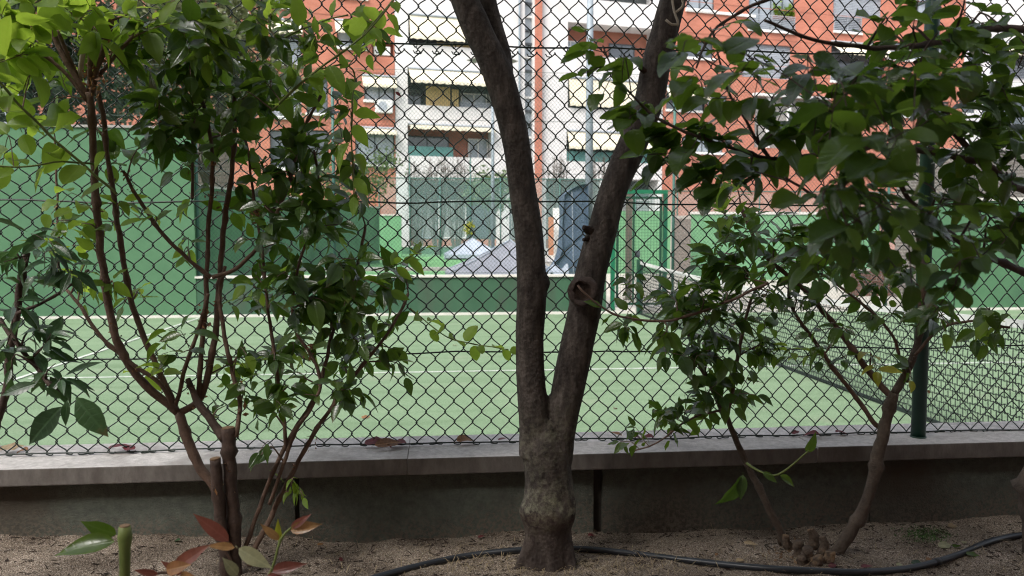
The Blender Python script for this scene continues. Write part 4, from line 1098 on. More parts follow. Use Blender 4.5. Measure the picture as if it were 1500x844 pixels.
for i, (px, h0, lab) in enumerate(((612, 232, 'bare dark twiggy shrub below the lattice balcony window'), (640, 228, 'bare twiggy shrub under the middle of the white balcony'), (668, 226, 'bare twiggy shrub right of the middle one under the white balcony'),
                                  (815, 222, 'bare twiggy shrub left of the thick grey pole'), (880, 224, 'bare twiggy shrub right of the thick grey pole'))):
    b = P(px, 330, 37.5); t = thing('bare_shrub', lab, 'shrub', (b.x, 37.5, .5), 'bare shrubs along the white building')
    mb = MB(); mb2 = MB(); top = P(px, h0, 37.5).z
    for k in range(26):
        a = rnd.uniform(-.55, .55); pts = [V((b.x + a * .2, 37.5, .5)), V((b.x + a * .7 + rnd.gauss(0, .05), 37.5 + rnd.gauss(0, .2), 2)), V((b.x + a * 1.1 + rnd.gauss(0, .1), 37.5 + rnd.gauss(0, .3), top - rnd.random() * 1.0))]
        mb.tube(pts, [.03, .02, .008], 4)
        for q in range(12):
            u = rnd.random(); c = pts[1].lerp(pts[2], u); d = V((rnd.gauss(0, .22), rnd.gauss(0, .2), rnd.uniform(.05, .4)))
            mb.tube([c, c + d], [.012, .005], 3, cap=False)
            if rnd.random() < .8: leaf_card(mb2, c + d * rnd.random(), .055)
    mb.build('stems', M['twig_dark'], t); o = mb2.build('foliage', M['bg_leaf_dark'], t); o['kind'] = 'stuff'

# ------------------------------------------------------------------ leaves
def leaf_shape(wr, pts, fold, curl, twist, petiole=.10, wave=0.0):
    """leaf of unit length along +Y, half-outline pts = [(t, halfwidth)]"""
    mb = MB(); vs, fs, uv = [], [], []
    vs += [(-.012, -petiole, -.01), (.012, -petiole, -.01)]; uv += [(.01, 0), (.02, 0)]
    rows = []
    for i, (t, w) in enumerate(pts):
        z = -curl * t * t; y = t * (1 - .15 * abs(curl) * t)
        tw = twist * t
        h = w * wr
        wv = wave * math.sin(t * 14)
        l = (-h * math.cos(tw), y, z + fold * h - h * math.sin(tw) + wv * h); r_ = (h * math.cos(tw), y, z + fold * h + h * math.sin(tw) - wv * h)
        if w == 0:
            rows.append((len(vs),)); vs.append((0, y, z)); uv.append((0.001, t))
        else:
            rows.append((len(vs), len(vs) + 1, len(vs) + 2)); vs += [l, (0, y, z), r_]; uv += [(-.5 * w * 2, t), (0.001, t), (.5 * w * 2, t)]
    a = rows[0][0]
    fs.append((0, 1, a))
    for p, q in zip(rows, rows[1:]):
        if len(p) == 1: fs += [(p[0], q[1], q[0]), (p[0], q[2], q[1])]
        elif len(q) == 1: fs += [(p[0], p[1], q[0]), (p[1], p[2], q[0])]
        else: fs += [(p[0], p[1], q[1], q[0]), (p[1], p[2], q[2], q[1])]
    mb.add(vs, fs, uv)
    return mb
OV = [(0, 0), (.10, .30), (.25, .47), (.42, .5), (.6, .42), (.76, .26), (.9, .09), (1, 0)]        # ovate, drawn-out tip
RO = [(0, 0), (.07, .30), (.2, .47), (.4, .52), (.62, .48), (.8, .34), (.93, .15), (1, 0)]         # round
LA = [(0, 0), (.12, .22), (.3, .42), (.48, .5), (.66, .40), (.82, .22), (.93, .08), (1, 0)]        # lance
SHAPES = {}
for nm, prof_, wr, sub in (('ovate', OV, .52, 9), ('round', RO, .66, 7), ('broad', RO, .62, 8), ('lance', LA, .34, 6), ('small', OV, .46, 5)):
    SHAPES[nm] = [leaf_shape(wr * rnd.uniform(.88, 1.12), prof_, rnd.uniform(.05, .5), rnd.uniform(-.05, .6), rnd.uniform(-.5, .5), wave=rnd.uniform(0, .25)) for _ in range(sub)]
MESH = {}
def leaf_mesh(shape, k, mat):
    key = (shape, k, mat)
    if key not in MESH:
        o = SHAPES[shape][k].build('leaf', M[mat], None, smooth=True); MESH[key] = o.data
        bpy.data.objects.remove(o)
    return MESH[key]
def leaf_frame(d, n):
    d = d.normalized(); x = d.cross(n)
    x = x.normalized() if x.length > 1e-5 else d.orthogonal().normalized()
    z = x.cross(d)
    return Matrix((x, d, z)).transposed()
def place_leaf(root, name, shape, k, mat, pos, d, n, L, parent=True, wide=1.0):
    o = bpy.data.objects.new(name, leaf_mesh(shape, k, mat)); col.objects.link(o)
    if root is not None: o.parent = root; o.location = V(pos) - rootloc(root)
    else: o.location = pos
    o.rotation_euler = leaf_frame(d, n).to_euler(); o.scale = (L * wide, L, L)
    return o

class Plant:
    def __init__(s, name, label, cat, base, twig='twig'):
        s.root = thing(name, label, cat, base); s.nodes = []; s.leaves = []; s.tw = MB(); s.twig = twig; s.sh = MB(); s.kn = 1.0; s.kl = 1.0; s.up = 0.0; s.near = False
    def branch(s, pts, r0, r1, name='branch', mat=None, bump=.18, wob=.0028, sides=9, cut=False, node_from=0.0):
        """pts: (px, py, depth) triples"""
        w = [P(*p) if not isinstance(p, V) else p for p in pts]
        path = smooth_path(w, .012, wob); n = len(path)
        rs = [(r0 + (r1 - r0) * i / (n - 1)) * (1 + .10 * noise.noise(V((i * .35, r0 * 99, 0)))) for i in range(n)]
        for i in range(0, n, 11 + rnd.randrange(5)):   # nodes on the stem
            if 0 < i < n - 1: rs[i] *= 1.30
        mb = MB(); mb.tube(path, rs, sides, bump=bump, freq=60)
        o = mb.build(name, M[mat or s.twig], s.root, smooth=True)
        if cut:
            t = (path[-1] - path[-3]).normalized(); mb = MB(); mb.tube([path[-1] - t * .001, path[-1] + t * .0015], r1 * .93, sides); mb.build('cut_end', M['cut_wood'], o)
            o2 = None
        s.nodes += [(p, rs[i]) for i, p in enumerate(path) if i >= node_from * n and i % 2 == 0]
        return path
    def twigto(s, tip, leaf, n, L, mat=None, maxd=.5, shoot=False, droop=.18, spread=.9):
        if not s.nodes: return
        best = min(s.nodes, key=lambda q: (q[0] - tip).length + max(0, q[0].z - tip.z + .02) * .5)
        st = best[0]; d = tip - st
        if d.length > maxd: st = tip - d.normalized() * maxd * .8; d = tip - st
        if d.length < .03: return
        mid = st.lerp(tip, .5) + V((rnd.gauss(0, .012), rnd.gauss(0, .012), abs(rnd.gauss(0, .02))))
        path = smooth_path([st, mid, tip], .015, .001)
        r0 = min(.0024, best[1] * .6); m = len(path)
        (s.sh if shoot else s.tw).tube(path, [r0 + (.0007 - r0) * i / (m - 1) for i in range(m)], 5, cap=False)
        s.nodes += [(p, .0012) for p in path[2::4]]
        s.leafy(path, leaf, n, L, mat, droop, spread)
    def leafy(s, path, leaf, n, L, mats, droop=.35, spread=.9, start=.3):
        m = len(path); ph = rnd.uniform(0, 3.1)
        if not isinstance(mats, (tuple, list)): mats = (mats,)
        for i in range(n):
            t = start + (1 - start) * (i + .5) / n; q = path[min(m - 1, int(t * (m - 1)))]
            q2 = path[min(m - 1, int(t * (m - 1)) + 1)]; q1 = path[max(0, int(t * (m - 1)) - 1)]
            td = (q2 - q1).normalized(); side = td.orthogonal().normalized(); b = td.cross(side)
            an = ph + (i % 2) * math.pi + (i // 2) * math.pi / 2 + rnd.gauss(0, .35)
            sd_ = side * math.cos(an) + b * math.sin(an)
            d = (sd_ * spread + td * rnd.uniform(.3, .8) + V((0, 0, -droop * rnd.uniform(.3, 1.6))) + V((rnd.gauss(0, .2), rnd.gauss(0, .2), rnd.gauss(0, .15)))).normalized()
            s.leaf(q, d, leaf, L * rnd.uniform(.7, 1.35) * (1 if i < n - 2 else .8), rnd.choice(mats))
        q = path[-1]; td = (path[-1] - path[-3]).normalized()
        s.leaf(q, (td + V((0, 0, -droop * .6))).normalized(), leaf, L * .85, rnd.choice(mats))
    def leaf(s, pos, d, shape, L, mat, n=None, wide=1.0):
        if n is None:
            n = V((rnd.gauss(0, .45), -rnd.uniform(-.45, .95) * (1 - .35 * s.up), rnd.uniform(.3, 1.0) + s.up * .7))
            d = V((d.x, d.y * (1 - .25 * s.up), d.z * (1 - .75 * s.up) - .08)).normalized()
        s.leaves.append((V(pos) + d * L * .1, d, n, shape, rnd.randrange(len(SHAPES[shape])), L, mat, wide))
    def cluster(s, cx, cy, rx, ry, n, y0, y1, leaf, nl, L, mat, **kw):
        tips = []; L = L * s.kl
        for _ in range(max(1, round(n * s.kn))):
            a, r_ = rnd.uniform(0, 6.28), math.sqrt(rnd.random())
            tips.append(P(cx + rx * r_ * math.cos(a), cy + ry * r_ * math.sin(a), rnd.uniform(y0, y1)))
        tips.sort(key=lambda t: min((q[0] - t).length for q in s.nodes) if s.nodes else 0)
        for t in tips: s.twigto(t, leaf, nl + rnd.choice((-1, 0, 0, 1)), L * (min(1.15, t.y / 1.12) if s.near else 1), mat, **kw)
    def finish(s, limit=290):
        if s.tw.v: o = s.tw.build('twigs', M[s.twig], s.root, smooth=True); o['kind'] = 'stuff'
        if s.sh.v: o = s.sh.build('green_shoots', M['shoot'], s.root, smooth=True); o['kind'] = 'stuff'
        def on(q):
            v = q[0] + q[1] * q[5] * .5 - CAM; z = v.dot(_f)
            if z < .1: return 0
            x, y = 750 + PXF * v.dot(_r) / z, 422 - PXF * v.dot(_u) / z
            return q[5] / z if -20 < x < 1520 and -20 < y < 860 else 0
        ls = sorted(s.leaves, key=lambda q: -on(q))
        big, rest = ls[:limit], ls[limit:]
        for (p, d, n, sh, k, L, mat, wide) in big: place_leaf(s.root, 'leaf', sh, k, mat, p, d, n, L, wide=wide)
        by = {}
        for q in rest: by.setdefault(q[6], []).append(q)
        mb = MB(); ms = []
        for mi, (mat, qs) in enumerate(by.items()):
            ms.append(M[mat])
            for (p, d, n, sh, k, L, mat_, wide) in qs:
                F = leaf_frame(d, n); src = SHAPES[sh][k]
                mb.add([p + F @ (V((v[0] * wide, v[1], v[2])) * L) for v in src.v], src.f, list(src.uv), mi)
        if mb.v: o = mb.build('foliage', ms, s.root, smooth=True); o['kind'] = 'stuff'
        return len(ls)

# ------------------------------------------------------------------ forked tree
T0 = 1.70
TR = MB()
tree = Plant('forked_tree', 'dark trunked tree forking in two at the middle of the picture', 'tree', S(803, 832), 'bark')
def trunk_part(pts, rpx, name, sides=26, bump=.055, knots=(), step=.008):
    """pts: (px, py, depth); rpx: half widths in pixels"""
    w = [P(*p) for p in pts]
    path, rad = [], []
    dense = smooth_path(w, step)
    # radius by nearest control interpolation along the height
    cz = [(p.z, r_ * (p.y * 1.0) / PXF) for p, r_ in zip(w, rpx)]
    for p in dense:
        zz = p.z; r_ = cz[-1][1]
        for (z0, r0), (z1, r1) in zip(cz, cz[1:]):
            if z0 <= zz <= z1 or z1 <= zz <= z0:
                t = (zz - z0) / (z1 - z0) if z1 != z0 else 0; t = t * t * (3 - 2 * t); r_ = r0 + (r1 - r0) * t; break
        else:
            if zz < cz[0][0]: r_ = cz[0][1]
        path.append(p); rad.append(r_)
    mb = MB(); n = sides; vs, fs = [], []
    a = V((1, 0, 0))
    for i, p in enumerate(path):
        t2 = (path[min(i + 1, len(path) - 1)] - path[max(i - 1, 0)]).normalized()
        a = (a - t2 * a.dot(t2)).normalized(); b = t2.cross(a)
        for k in range(n):
            an = 2 * math.pi * k / n; d = a * math.cos(an) + b * math.sin(an)
            q = p + d * rad[i]
            f = 1 + bump * noise.fractal(V((q.x * 22, q.y * 22, q.z * 9)), 1.0, 2.0, 4) + .012 * noise.noise(V((q.x * 160, q.y * 160, q.z * 60)))
            e = 0
            for (kc, kr, kh) in knots:
                dd = (q - kc).length
                if dd < kr * 2.2: e += kh * math.exp(-(dd / kr) ** 2)
            vs.append(p + d * (rad[i] * f + e))
    for i in range(len(path) - 1):
        for k in range(n): fs.append((i * n + k, i * n + (k + 1) % n, (i + 1) * n + (k + 1) % n, (i + 1) * n + k))
    fs.append(tuple((len(path) - 1) * n + k for k in range(n)))
    fs.append(tuple(range(n - 1, -1, -1)))
    TR.add(vs, fs)
    tree.nodes += [(p, .02) for p in path[::8]]
    return None, path
burl = [(P(840, 738, 1.67), .022, .007), (P(768, 745, 1.67), .024, .008), (P(800, 740, 1.63), .028, .006), (P(820, 752, 1.64), .016, .005), (P(768, 835, 1.66), .02, .012), (P(770, 825, 1.66), .02, .012), (P(835, 825, 1.68), .02, .006)]
trunk_part([(803, 852, 1.7), (803, 830, 1.7), (803, 800, 1.7), (802, 775, 1.7), (803, 750, 1.7), (804, 725, 1.7), (802, 690, 1.7), (800, 655, 1.7), (801, 622, 1.7), (801, 596, 1.7)], [49, 42, 36, 36, 42, 37, 35, 35, 24, 5], 'trunk', 36, .07, burl)
kn = [(P(797, 415, 1.69), .016, .012), (P(766, 420, 1.66), .012, .003)]
_, lpath = trunk_part([(786, 668, 1.70), (784, 620, 1.70), (778, 560, 1.70), (776, 500, 1.70), (779, 430, 1.69), (775, 350, 1.69), (763, 260, 1.69), (752, 190, 1.69), (730, 110, 1.69), (700, 45, 1.69), (672, -20, 1.69), (640, -120, 1.72), (600, -260, 1.78)],
           [26, 24, 22, 21, 22, 21, 20, 20, 22, 21, 19, 17, 15], 'stem', 24, .05, kn)
trunk_part([(735, 118, 1.71), (733, 80, 1.725), (722, 40, 1.735), (712, 0, 1.74), (705, -60, 1.75), (715, -180, 1.78)], [18, 16, 15, 15, 14, 12], 'stem', 20, .05)
kn2 = [(P(850, 428, 1.665), .022, .008), (P(945, 110, 1.68), .012, .006), (P(868, 345, 1.68), .01, .006)]
_, rpath = trunk_part([(815, 675, 1.70), (820, 630, 1.70), (830, 580, 1.70), (842, 520, 1.70), (855, 460, 1.695), (866, 400, 1.69), (880, 345, 1.69), (898, 280, 1.69), (925, 215, 1.69), (950, 150, 1.69), (962, 90, 1.69), (975, 40, 1.69), (990, -20, 1.69), (1005, -120, 1.70), (1040, -280, 1.75)],
           [24, 24, 25, 25, 25, 23, 22, 21, 22, 22, 21, 20, 19, 17, 15], 'stem', 24, .05, kn2)
# cut branch scar: a bark ring round a dark hollow
def ring(center, axis, r0, r1, dep, name, parent):
    mb = MB(); axis = axis.normalized(); a = axis.orthogonal().normalized(); b = axis.cross(a)
    prof_ = [(r1 * 1.25, 0), (r1 * 1.15, dep * .8), (r1, dep), (r0 * 1.1, dep * .95), (r0, dep * .7), (r0 * .7, dep * .4), (.0001, dep * .3)]
    n = 22; vs, fs = [], []
    for (r_, h) in prof_:
        for k in range(n):
            an = 6.2832 * k / n; f = 1 + .30 * noise.noise(V((k * .7, r_ * 120, h * 60)))
            vs.append(center + axis * (h * f) + (a * math.cos(an) + b * math.sin(an)) * r_ * f)
    for i in range(len(prof_) - 1):
        for k in range(n): fs.append((i * n + k, i * n + (k + 1) % n, (i + 1) * n + (k + 1) % n, (i + 1) * n + k))
    mb.add(vs, fs, None, 0)
    for i in range(len(mb.m)): mb.m[i] = 1 if i >= 3 * n else 0
    return mb.build(name, [M['bark'], M['bark_scar']], parent, smooth=True)
ring(P(854, 427, 1.647), V((-.30, -1, .06)), .019, .027, .012, 'branch_scar', tree.root)
for (px, py, dx, dz, L, r_) in ((868, 340, -.8, .35, .026, .008), (950, 108, -.9, .4, .026, .008), (862, 350, -1, -.2, .014, .005)):
    c = P(px, py, 1.675); d = V((dx, -.3, dz)).normalized()
    mb = MB(); mb.tube([c - d * .01, c + d * L * .5, c + d * L], [r_ * 1.3, r_, r_ * .7], 9, bump=.5, freq=70); mb.build('branch_stub', M['bark_scar'], tree.root, smooth=False)
mb = MB()
for seq in ([(984, -20), (986, 10), (993, 32), (992, 38)], [(975, 29), (984, 36), (992, 36)], [(990, 18), (1000, 8), (998, -6)]):
    pts = smooth_path([P(x, y, 1.645) for x, y in seq], .006, .001); mb.tube(pts, .0027, 7)
mb.build('dead_twig', M['pale_wood'], tree.root, smooth=True)
# root flare
for (px, py, ex, ey) in ((780, 812, 752, 834), (828, 815, 842, 836)):
    a, b = P(px, py, 1.68), S(ex, ey)
    TR.tube([a + V((0, 0, .03)), a.lerp(b, .5), b - V((0, 0, .012))], [.018, .014, .006], 12, bump=.2, freq=40)
tr_o = TR.build('trunk', M['trunk_bark'], tree.root, smooth=True)
rm = tr_o.modifiers.new('fuse', 'REMESH'); rm.mode = 'VOXEL'; rm.voxel_size = .0034; rm.use_smooth_shade = True
sm = tr_o.modifiers.new('relax', 'SMOOTH'); sm.factor = .5; sm.iterations = 9
# crown high above the picture
CROWN = []
def crown(plant, limbs, blobs, n, ls, mat, mat_l):
    mb = MB(); cl = []
    for (c, r_) in blobs:
        for _ in range(int(30 * r_ * r_ + 10)):
            d = V((rnd.gauss(0, 1), rnd.gauss(0, 1), rnd.gauss(0, 1))).normalized() * r_ * rnd.random() ** .4
            cl.append(V(c) + V((d.x, d.y, d.z * .6)))
    for i in range(n):
        c = rnd.choice(cl); leaf_card(mb, c + V((rnd.gauss(0, .18), rnd.gauss(0, .18), rnd.gauss(0, .12))), ls * rnd.uniform(.7, 1.3), .8)
    o = mb.build('crown', mat, plant.root); o['kind'] = 'stuff'
    for (a, b, r0, r1) in limbs:
        a, b = V(a), V(b); pth = smooth_path([a, a.lerp(b, .5) + V((0, 0, .15)), b], .1, .02)
        m2 = MB(); m2.tube(pth, [r0 + (r1 - r0) * i / (len(pth) - 1) for i in range(len(pth))], 10, bump=.1, freq=20); m2.build('limb', mat_l, plant.root, smooth=True)
e1, e2, e3 = P(600, -260, 1.78), P(715, -180, 1.78), P(1040, -280, 1.75)
crown(tree, [(e1, (-1.4, 1.3, 3.2), .022, .01), (e2, (-.2, 1.2, 3.4), .02, .01), (e3, (1.5, 1.3, 3.3), .022, .01), (e3, (.8, .3, 3.3), .018, .008), (e1, (-.7, .2, 3.2), .018, .008)],
      [((-.9, 1.2, 3.7), .7), ((-.2, 1.1, 3.5), 1.0), ((1.5, 1.2, 3.4), .9), ((.8, .2, 3.5), 1.0), ((-.7, .0, 3.4), 1.0), ((.2, -.9, 3.3), 1.1), ((1.6, -1.2, 3.4), 1.1), ((-1.1, -1.6, 3.4), 1.1)], 14500, .055, M['crown_leaf'], M['bark'])
tree.finish()

# ------------------------------------------------------------------ left bush
lb = Plant('leafy_bush', 'tall many stemmed bush with pale upper leaves left of the trunk', 'bush', S(338, 838), 'twig')
D1 = 1.74
def L3(seq, Y0, Y1=None):
    Y1 = Y0 if Y1 is None else Y1; n = len(seq) - 1
    return [(x, y, Y0 + (Y1 - Y0) * i / n) for i, (x, y) in enumerate(seq)]
px2 = D1 / PXF
lb.branch(L3([(338, 850), (330, 770), (318, 720), (295, 688), (277, 650), (262, 605)], 1.68, 1.74), 7.56 * px2, 6.72 * px2, 'stem', cut=False)
lb.branch(L3([(262, 605), (225, 575), (190, 535), (166, 480), (150, 385), (140, 280), (135, 190), (130, 135)], 1.74, 1.66), 5.88 * px2, 4.62 * px2, 'stem')
lb.branch(L3([(262, 605), (245, 570), (217, 510), (195, 450), (177, 360), (166, 285), (152, 180), (143, 130)], 1.75, 1.70), 4.20 * px2, 3.36 * px2, 'stem')
lb.branch(L3([(262, 605), (290, 588), (303, 555), (316, 490), (322, 410), (328, 330), (343, 220), (343, 130)], 1.74, 1.78), 5.04 * px2, 2.94 * px2, 'stem')
lb.branch(L3([(250, 590), (235, 562), (190, 530), (150, 495), (120, 452), (97, 424)], 1.72, 1.70), 3.36 * px2, 2.10 * px2, 'stem')
lb.branch(L3([(332, 850), (325, 780), (318, 720), (315, 672)], 1.67), 7.56 * px2, 7.56 * px2, 'cut_stem', 'twig_dark', cut=True)
lb.branch(L3([(345, 850), (342, 760), (337, 690), (334, 627)], 1.69), 9.24 * px2, 9.24 * px2, 'cut_stem', 'twig_dark', cut=True)
lb.branch(L3([(330, 645), (310, 615), (290, 590), (275, 555)], 1.69, 1.73), 6.72 * px2, 4.20 * px2, 'stem', 'twig_dark')
lb.branch(L3([(345, 640), (352, 600), (345, 560), (330, 500), (322, 430), (330, 390)], 1.69, 1.76), 3.36 * px2, 2.52 * px2, 'stem')
lb.branch(L3([(290, 590), (297, 500), (303, 410), (306, 330), (312, 240), (300, 160), (283, 120)], 1.74, 1.76), 3.78 * px2, 2.52 * px2, 'stem')
lb.branch(L3([(310, 408), (272, 377), (232, 335), (200, 285), (180, 250)], 1.74, 1.70), 3.19 * px2, 2.10 * px2)
lb.branch(L3([(312, 408), (345, 394), (375, 365), (402, 322), (425, 260), (445, 190), (470, 140)], 1.74, 1.72), 3.19 * px2, 2.10 * px2)
lb.branch(L3([(255, 602), (272, 540), (293, 475), (305, 430)], 1.74), 3.36 * px2, 2.52 * px2)
lb.branch(L3([(283, 290), (282, 220), (281, 125), (290, 60)], 1.74, 1.72), 2.10 * px2, 1.51 * px2)
lb.branch(L3([(360, 800), (375, 756), (415, 659), (465, 572), (490, 480), (520, 400), (535, 330)], 1.70, 1.80), 3.36 * px2, 2.10 * px2, 'stem')
lb.branch(L3([(365, 830), (375, 800), (395, 762), (442, 666), (502, 572), (555, 505), (585, 460), (598, 430)], 1.69, 1.80), 4.20 * px2, 2.10 * px2, 'stem')
lb.branch(L3([(395, 740), (430, 640), (470, 560), (430, 470), (440, 380), (470, 300), (460, 220)], 1.71, 1.77), 2.94 * px2, 1.68 * px2, 'stem')
lb.branch(L3([(420, 660), (408, 560), (395, 470), (385, 380), (372, 290), (360, 200)], 1.73, 1.77), 2.94 * px2, 1.68 * px2, 'stem')
lb.branch(L3([(85, 400), (85, 365), (84, 290), (80, 200)], 1.78), 1.85 * px2, 1.34 * px2)
lb.branch(L3([(398, 163), (448, 115), (522, 60), (582, -8)], 1.66, 1.60), 1.85 * px2, 1.01 * px2, 'shoot', 'shoot')
# pruned head
for seq, r_, m in (([(130, 142), (110, 112), (82, 60), (67, 15)], 4, 'twig'), ([(133, 140), (146, 92), (163, 30)], 4, 'twig'), ([(131, 135), (133, 100), (132, 65)], 3.5, 'twig'), ([(118, 118), (120, 85), (123, 58)], 3.5, 'pale_wood'),
                   ([(128, 150), (100, 112), (70, 85), (45, 70)], 2.6, 'twig'), ([(120, 128), (100, 80), (84, 45)], 2.6, 'twig'), ([(145, 112), (172, 78), (197, 50)], 2.6, 'twig'), ([(140, 120), (145, 70), (148, 45)], 2.6, 'twig')):
    lb.branch(L3(seq, 1.67, 1.62), r_ * px2, r_ * .9 * px2, 'cut_branch', m, cut=(m == 'twig' and r_ > 3))
# dry bracts in the crotch
mb = MB()
for _ in range(90):
    p = P(rnd.gauss(137, 9), rnd.gauss(110, 16), 1.655 + rnd.gauss(0, .01)); leaf_card(mb, p, .006 * rnd.uniform(.6, 1.5))
o = mb.build('dry_bracts', M['dry_brown'], lb.root); o['kind'] = 'stuff'
mb = MB()
for _ in range(46):
    p, r_ = rnd.choice(lb.nodes)
    if p.z < 0.95 and rnd.random() < .8: continue
    for k in range(rnd.randrange(6, 16)): leaf_card(mb, p + V((rnd.gauss(0, .007), rnd.gauss(0, .006) - .004, rnd.gauss(0, .008))), .0048 * rnd.uniform(.5, 1.6))
o = mb.build('seed_husks', M['dry_brown'], lb.root); o['kind'] = 'stuff'
LF, LD, LM = 'leaf_fresh', 'leaf_dark', 'leaf_mid'
# long pale shoot across the left
pth = lb.branch(L3([(172, 285), (120, 240), (67, 193), (25, 150), (-15, 105)], 1.60, 1.45), 1.8 * px2, 1.4 * px2, 'shoot', 'shoot')
lb.leafy(pth, 'round', 9, .058, LF, .15, 1.0, .05)
pth = lb.branch(L3([(140, 240), (80, 238), (20, 245), (-20, 240)], 1.6, 1.5), 1.3 * px2, 1 * px2, 'shoot', 'shoot')
lb.leafy(pth, 'ovate', 5, .055, LF, .1, .8, .3)
pth = lb.branch(L3([(448, 115), (485, 88), (522, 60), (556, 28), (582, -8)], 1.64, 1.58), 1.2 * px2, 1.0 * px2, 'shoot', 'shoot')
lb.leafy(pth, 'ovate', 11, .062, LF, .4, 1.0, .02)
pth = lb.branch(L3([(398, 163), (430, 130), (448, 115)], 1.66, 1.63), 1.5 * px2, 1.4 * px2, 'shoot', 'shoot')
lb.leafy(pth, 'ovate', 5, .055, (LF, LM), .4, 1.0, .1)
pth = lb.branch(L3([(395, 75), (425, 52), (470, 32), (510, 22)], 1.68, 1.62), 1.3 * px2, 1.0 * px2, 'shoot', 'shoot')
lb.leafy(pth, 'ovate', 8, .055, LF, .3, 1.0, .05)
pth = lb.branch(L3([(470, 100), (516, 102), (514, 190), (518, 285)], 1.68, 1.66), 1.3 * px2, 1.0 * px2, 'shoot', 'shoot')
lb.leafy(pth, 'ovate', 13, .052, (LF, LM, LF), .3, 1.0, .1)
pth = lb.branch(L3([(600, 452), (630, 475), (665, 498), (745, 512)], 1.80, 1.76), 1.0 * px2, .8 * px2, 'shoot', 'shoot')
lb.leafy(pth, 'round', 11, .036, LF, .0, .9, .1)
pth = lb.branch(L3([(545, 395), (580, 388), (608, 372), (622, 365)], 1.80, 1.78), 1.0 * px2, .8 * px2, 'shoot', 'shoot')
lb.leafy(pth, 'small', 9, .042, LF, .0, .9, .3)
# leaf masses
C = lb.cluster; lb.kn, lb.kl = 1.08, 1.04
C(60, 40, 75, 55, 13, 1.50, 1.72, 'round', 4, .056, LF, droop=.2)
C(150, 40, 70, 50, 11, 1.55, 1.74, 'ovate', 4, .058, (LF, LF, LM))
C(35, 140, 50, 70, 8, 1.5, 1.7, 'round', 4, .056, LF)
C(230, 35, 60, 40, 9, 1.6, 1.75, 'ovate', 4, .058, (LF, LM))
C(110, 90, 60, 40, 7, 1.6, 1.74, 'ovate', 4, .055, (LF, LM))
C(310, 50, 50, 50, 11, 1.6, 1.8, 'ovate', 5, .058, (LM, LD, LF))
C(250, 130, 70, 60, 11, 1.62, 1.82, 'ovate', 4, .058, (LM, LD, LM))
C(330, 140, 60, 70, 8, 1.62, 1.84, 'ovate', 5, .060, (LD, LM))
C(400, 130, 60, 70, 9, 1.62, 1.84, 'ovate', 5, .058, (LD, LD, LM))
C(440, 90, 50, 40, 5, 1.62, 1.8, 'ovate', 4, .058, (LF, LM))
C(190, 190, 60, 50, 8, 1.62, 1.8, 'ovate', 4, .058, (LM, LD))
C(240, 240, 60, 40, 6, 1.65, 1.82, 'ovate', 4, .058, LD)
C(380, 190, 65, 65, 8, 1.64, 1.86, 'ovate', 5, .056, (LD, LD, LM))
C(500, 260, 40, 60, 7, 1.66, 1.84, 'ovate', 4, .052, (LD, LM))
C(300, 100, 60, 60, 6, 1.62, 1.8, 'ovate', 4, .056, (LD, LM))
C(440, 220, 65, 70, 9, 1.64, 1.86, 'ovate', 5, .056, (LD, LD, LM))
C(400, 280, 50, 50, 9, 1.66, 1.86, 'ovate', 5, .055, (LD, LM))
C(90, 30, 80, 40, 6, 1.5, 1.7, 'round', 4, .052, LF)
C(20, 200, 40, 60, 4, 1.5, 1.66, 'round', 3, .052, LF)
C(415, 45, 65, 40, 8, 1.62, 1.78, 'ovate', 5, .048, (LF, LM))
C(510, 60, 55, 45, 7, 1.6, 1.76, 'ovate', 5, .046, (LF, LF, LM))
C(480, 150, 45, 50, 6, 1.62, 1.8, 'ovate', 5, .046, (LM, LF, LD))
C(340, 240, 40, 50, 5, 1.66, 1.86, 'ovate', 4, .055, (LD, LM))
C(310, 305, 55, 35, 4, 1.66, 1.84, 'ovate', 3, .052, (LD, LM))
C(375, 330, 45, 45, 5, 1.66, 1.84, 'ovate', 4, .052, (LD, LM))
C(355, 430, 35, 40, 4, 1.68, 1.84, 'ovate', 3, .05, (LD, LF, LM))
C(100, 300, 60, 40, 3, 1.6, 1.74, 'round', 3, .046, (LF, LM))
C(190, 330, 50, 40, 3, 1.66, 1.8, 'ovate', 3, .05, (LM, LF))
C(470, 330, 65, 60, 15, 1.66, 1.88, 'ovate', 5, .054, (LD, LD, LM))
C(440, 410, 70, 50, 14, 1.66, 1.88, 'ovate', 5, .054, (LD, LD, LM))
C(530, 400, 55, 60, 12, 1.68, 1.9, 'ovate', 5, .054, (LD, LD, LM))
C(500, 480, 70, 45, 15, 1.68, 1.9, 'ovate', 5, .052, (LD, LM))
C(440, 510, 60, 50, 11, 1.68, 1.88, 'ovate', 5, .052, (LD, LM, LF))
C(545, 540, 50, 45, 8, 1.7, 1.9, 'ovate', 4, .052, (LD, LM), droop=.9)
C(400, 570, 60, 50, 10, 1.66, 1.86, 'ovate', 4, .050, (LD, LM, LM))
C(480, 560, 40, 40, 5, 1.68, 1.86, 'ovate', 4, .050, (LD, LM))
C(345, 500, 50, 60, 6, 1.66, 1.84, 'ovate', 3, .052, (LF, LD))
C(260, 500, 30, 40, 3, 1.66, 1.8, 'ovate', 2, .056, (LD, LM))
C(250, 330, 60, 50, 4, 1.68, 1.82, 'ovate', 3, .050, (LF, LM, LD))
C(130, 340, 60, 45, 5, 1.62, 1.76, 'ovate', 4, .048, (LF, LF, LM), droop=.1)
C(120, 420, 60, 40, 5, 1.68, 1.82, 'small', 4, .042, (LF, LM))
C(200, 420, 40, 40, 4, 1.68, 1.82, 'small', 3, .038, (LM, LF))
C(225, 530, 30, 30, 3, 1.68, 1.8, 'ovate', 3, .045, LF)
C(430, 715, 25, 25, 3, 1.68, 1.74, 'small', 3, .034, LF)
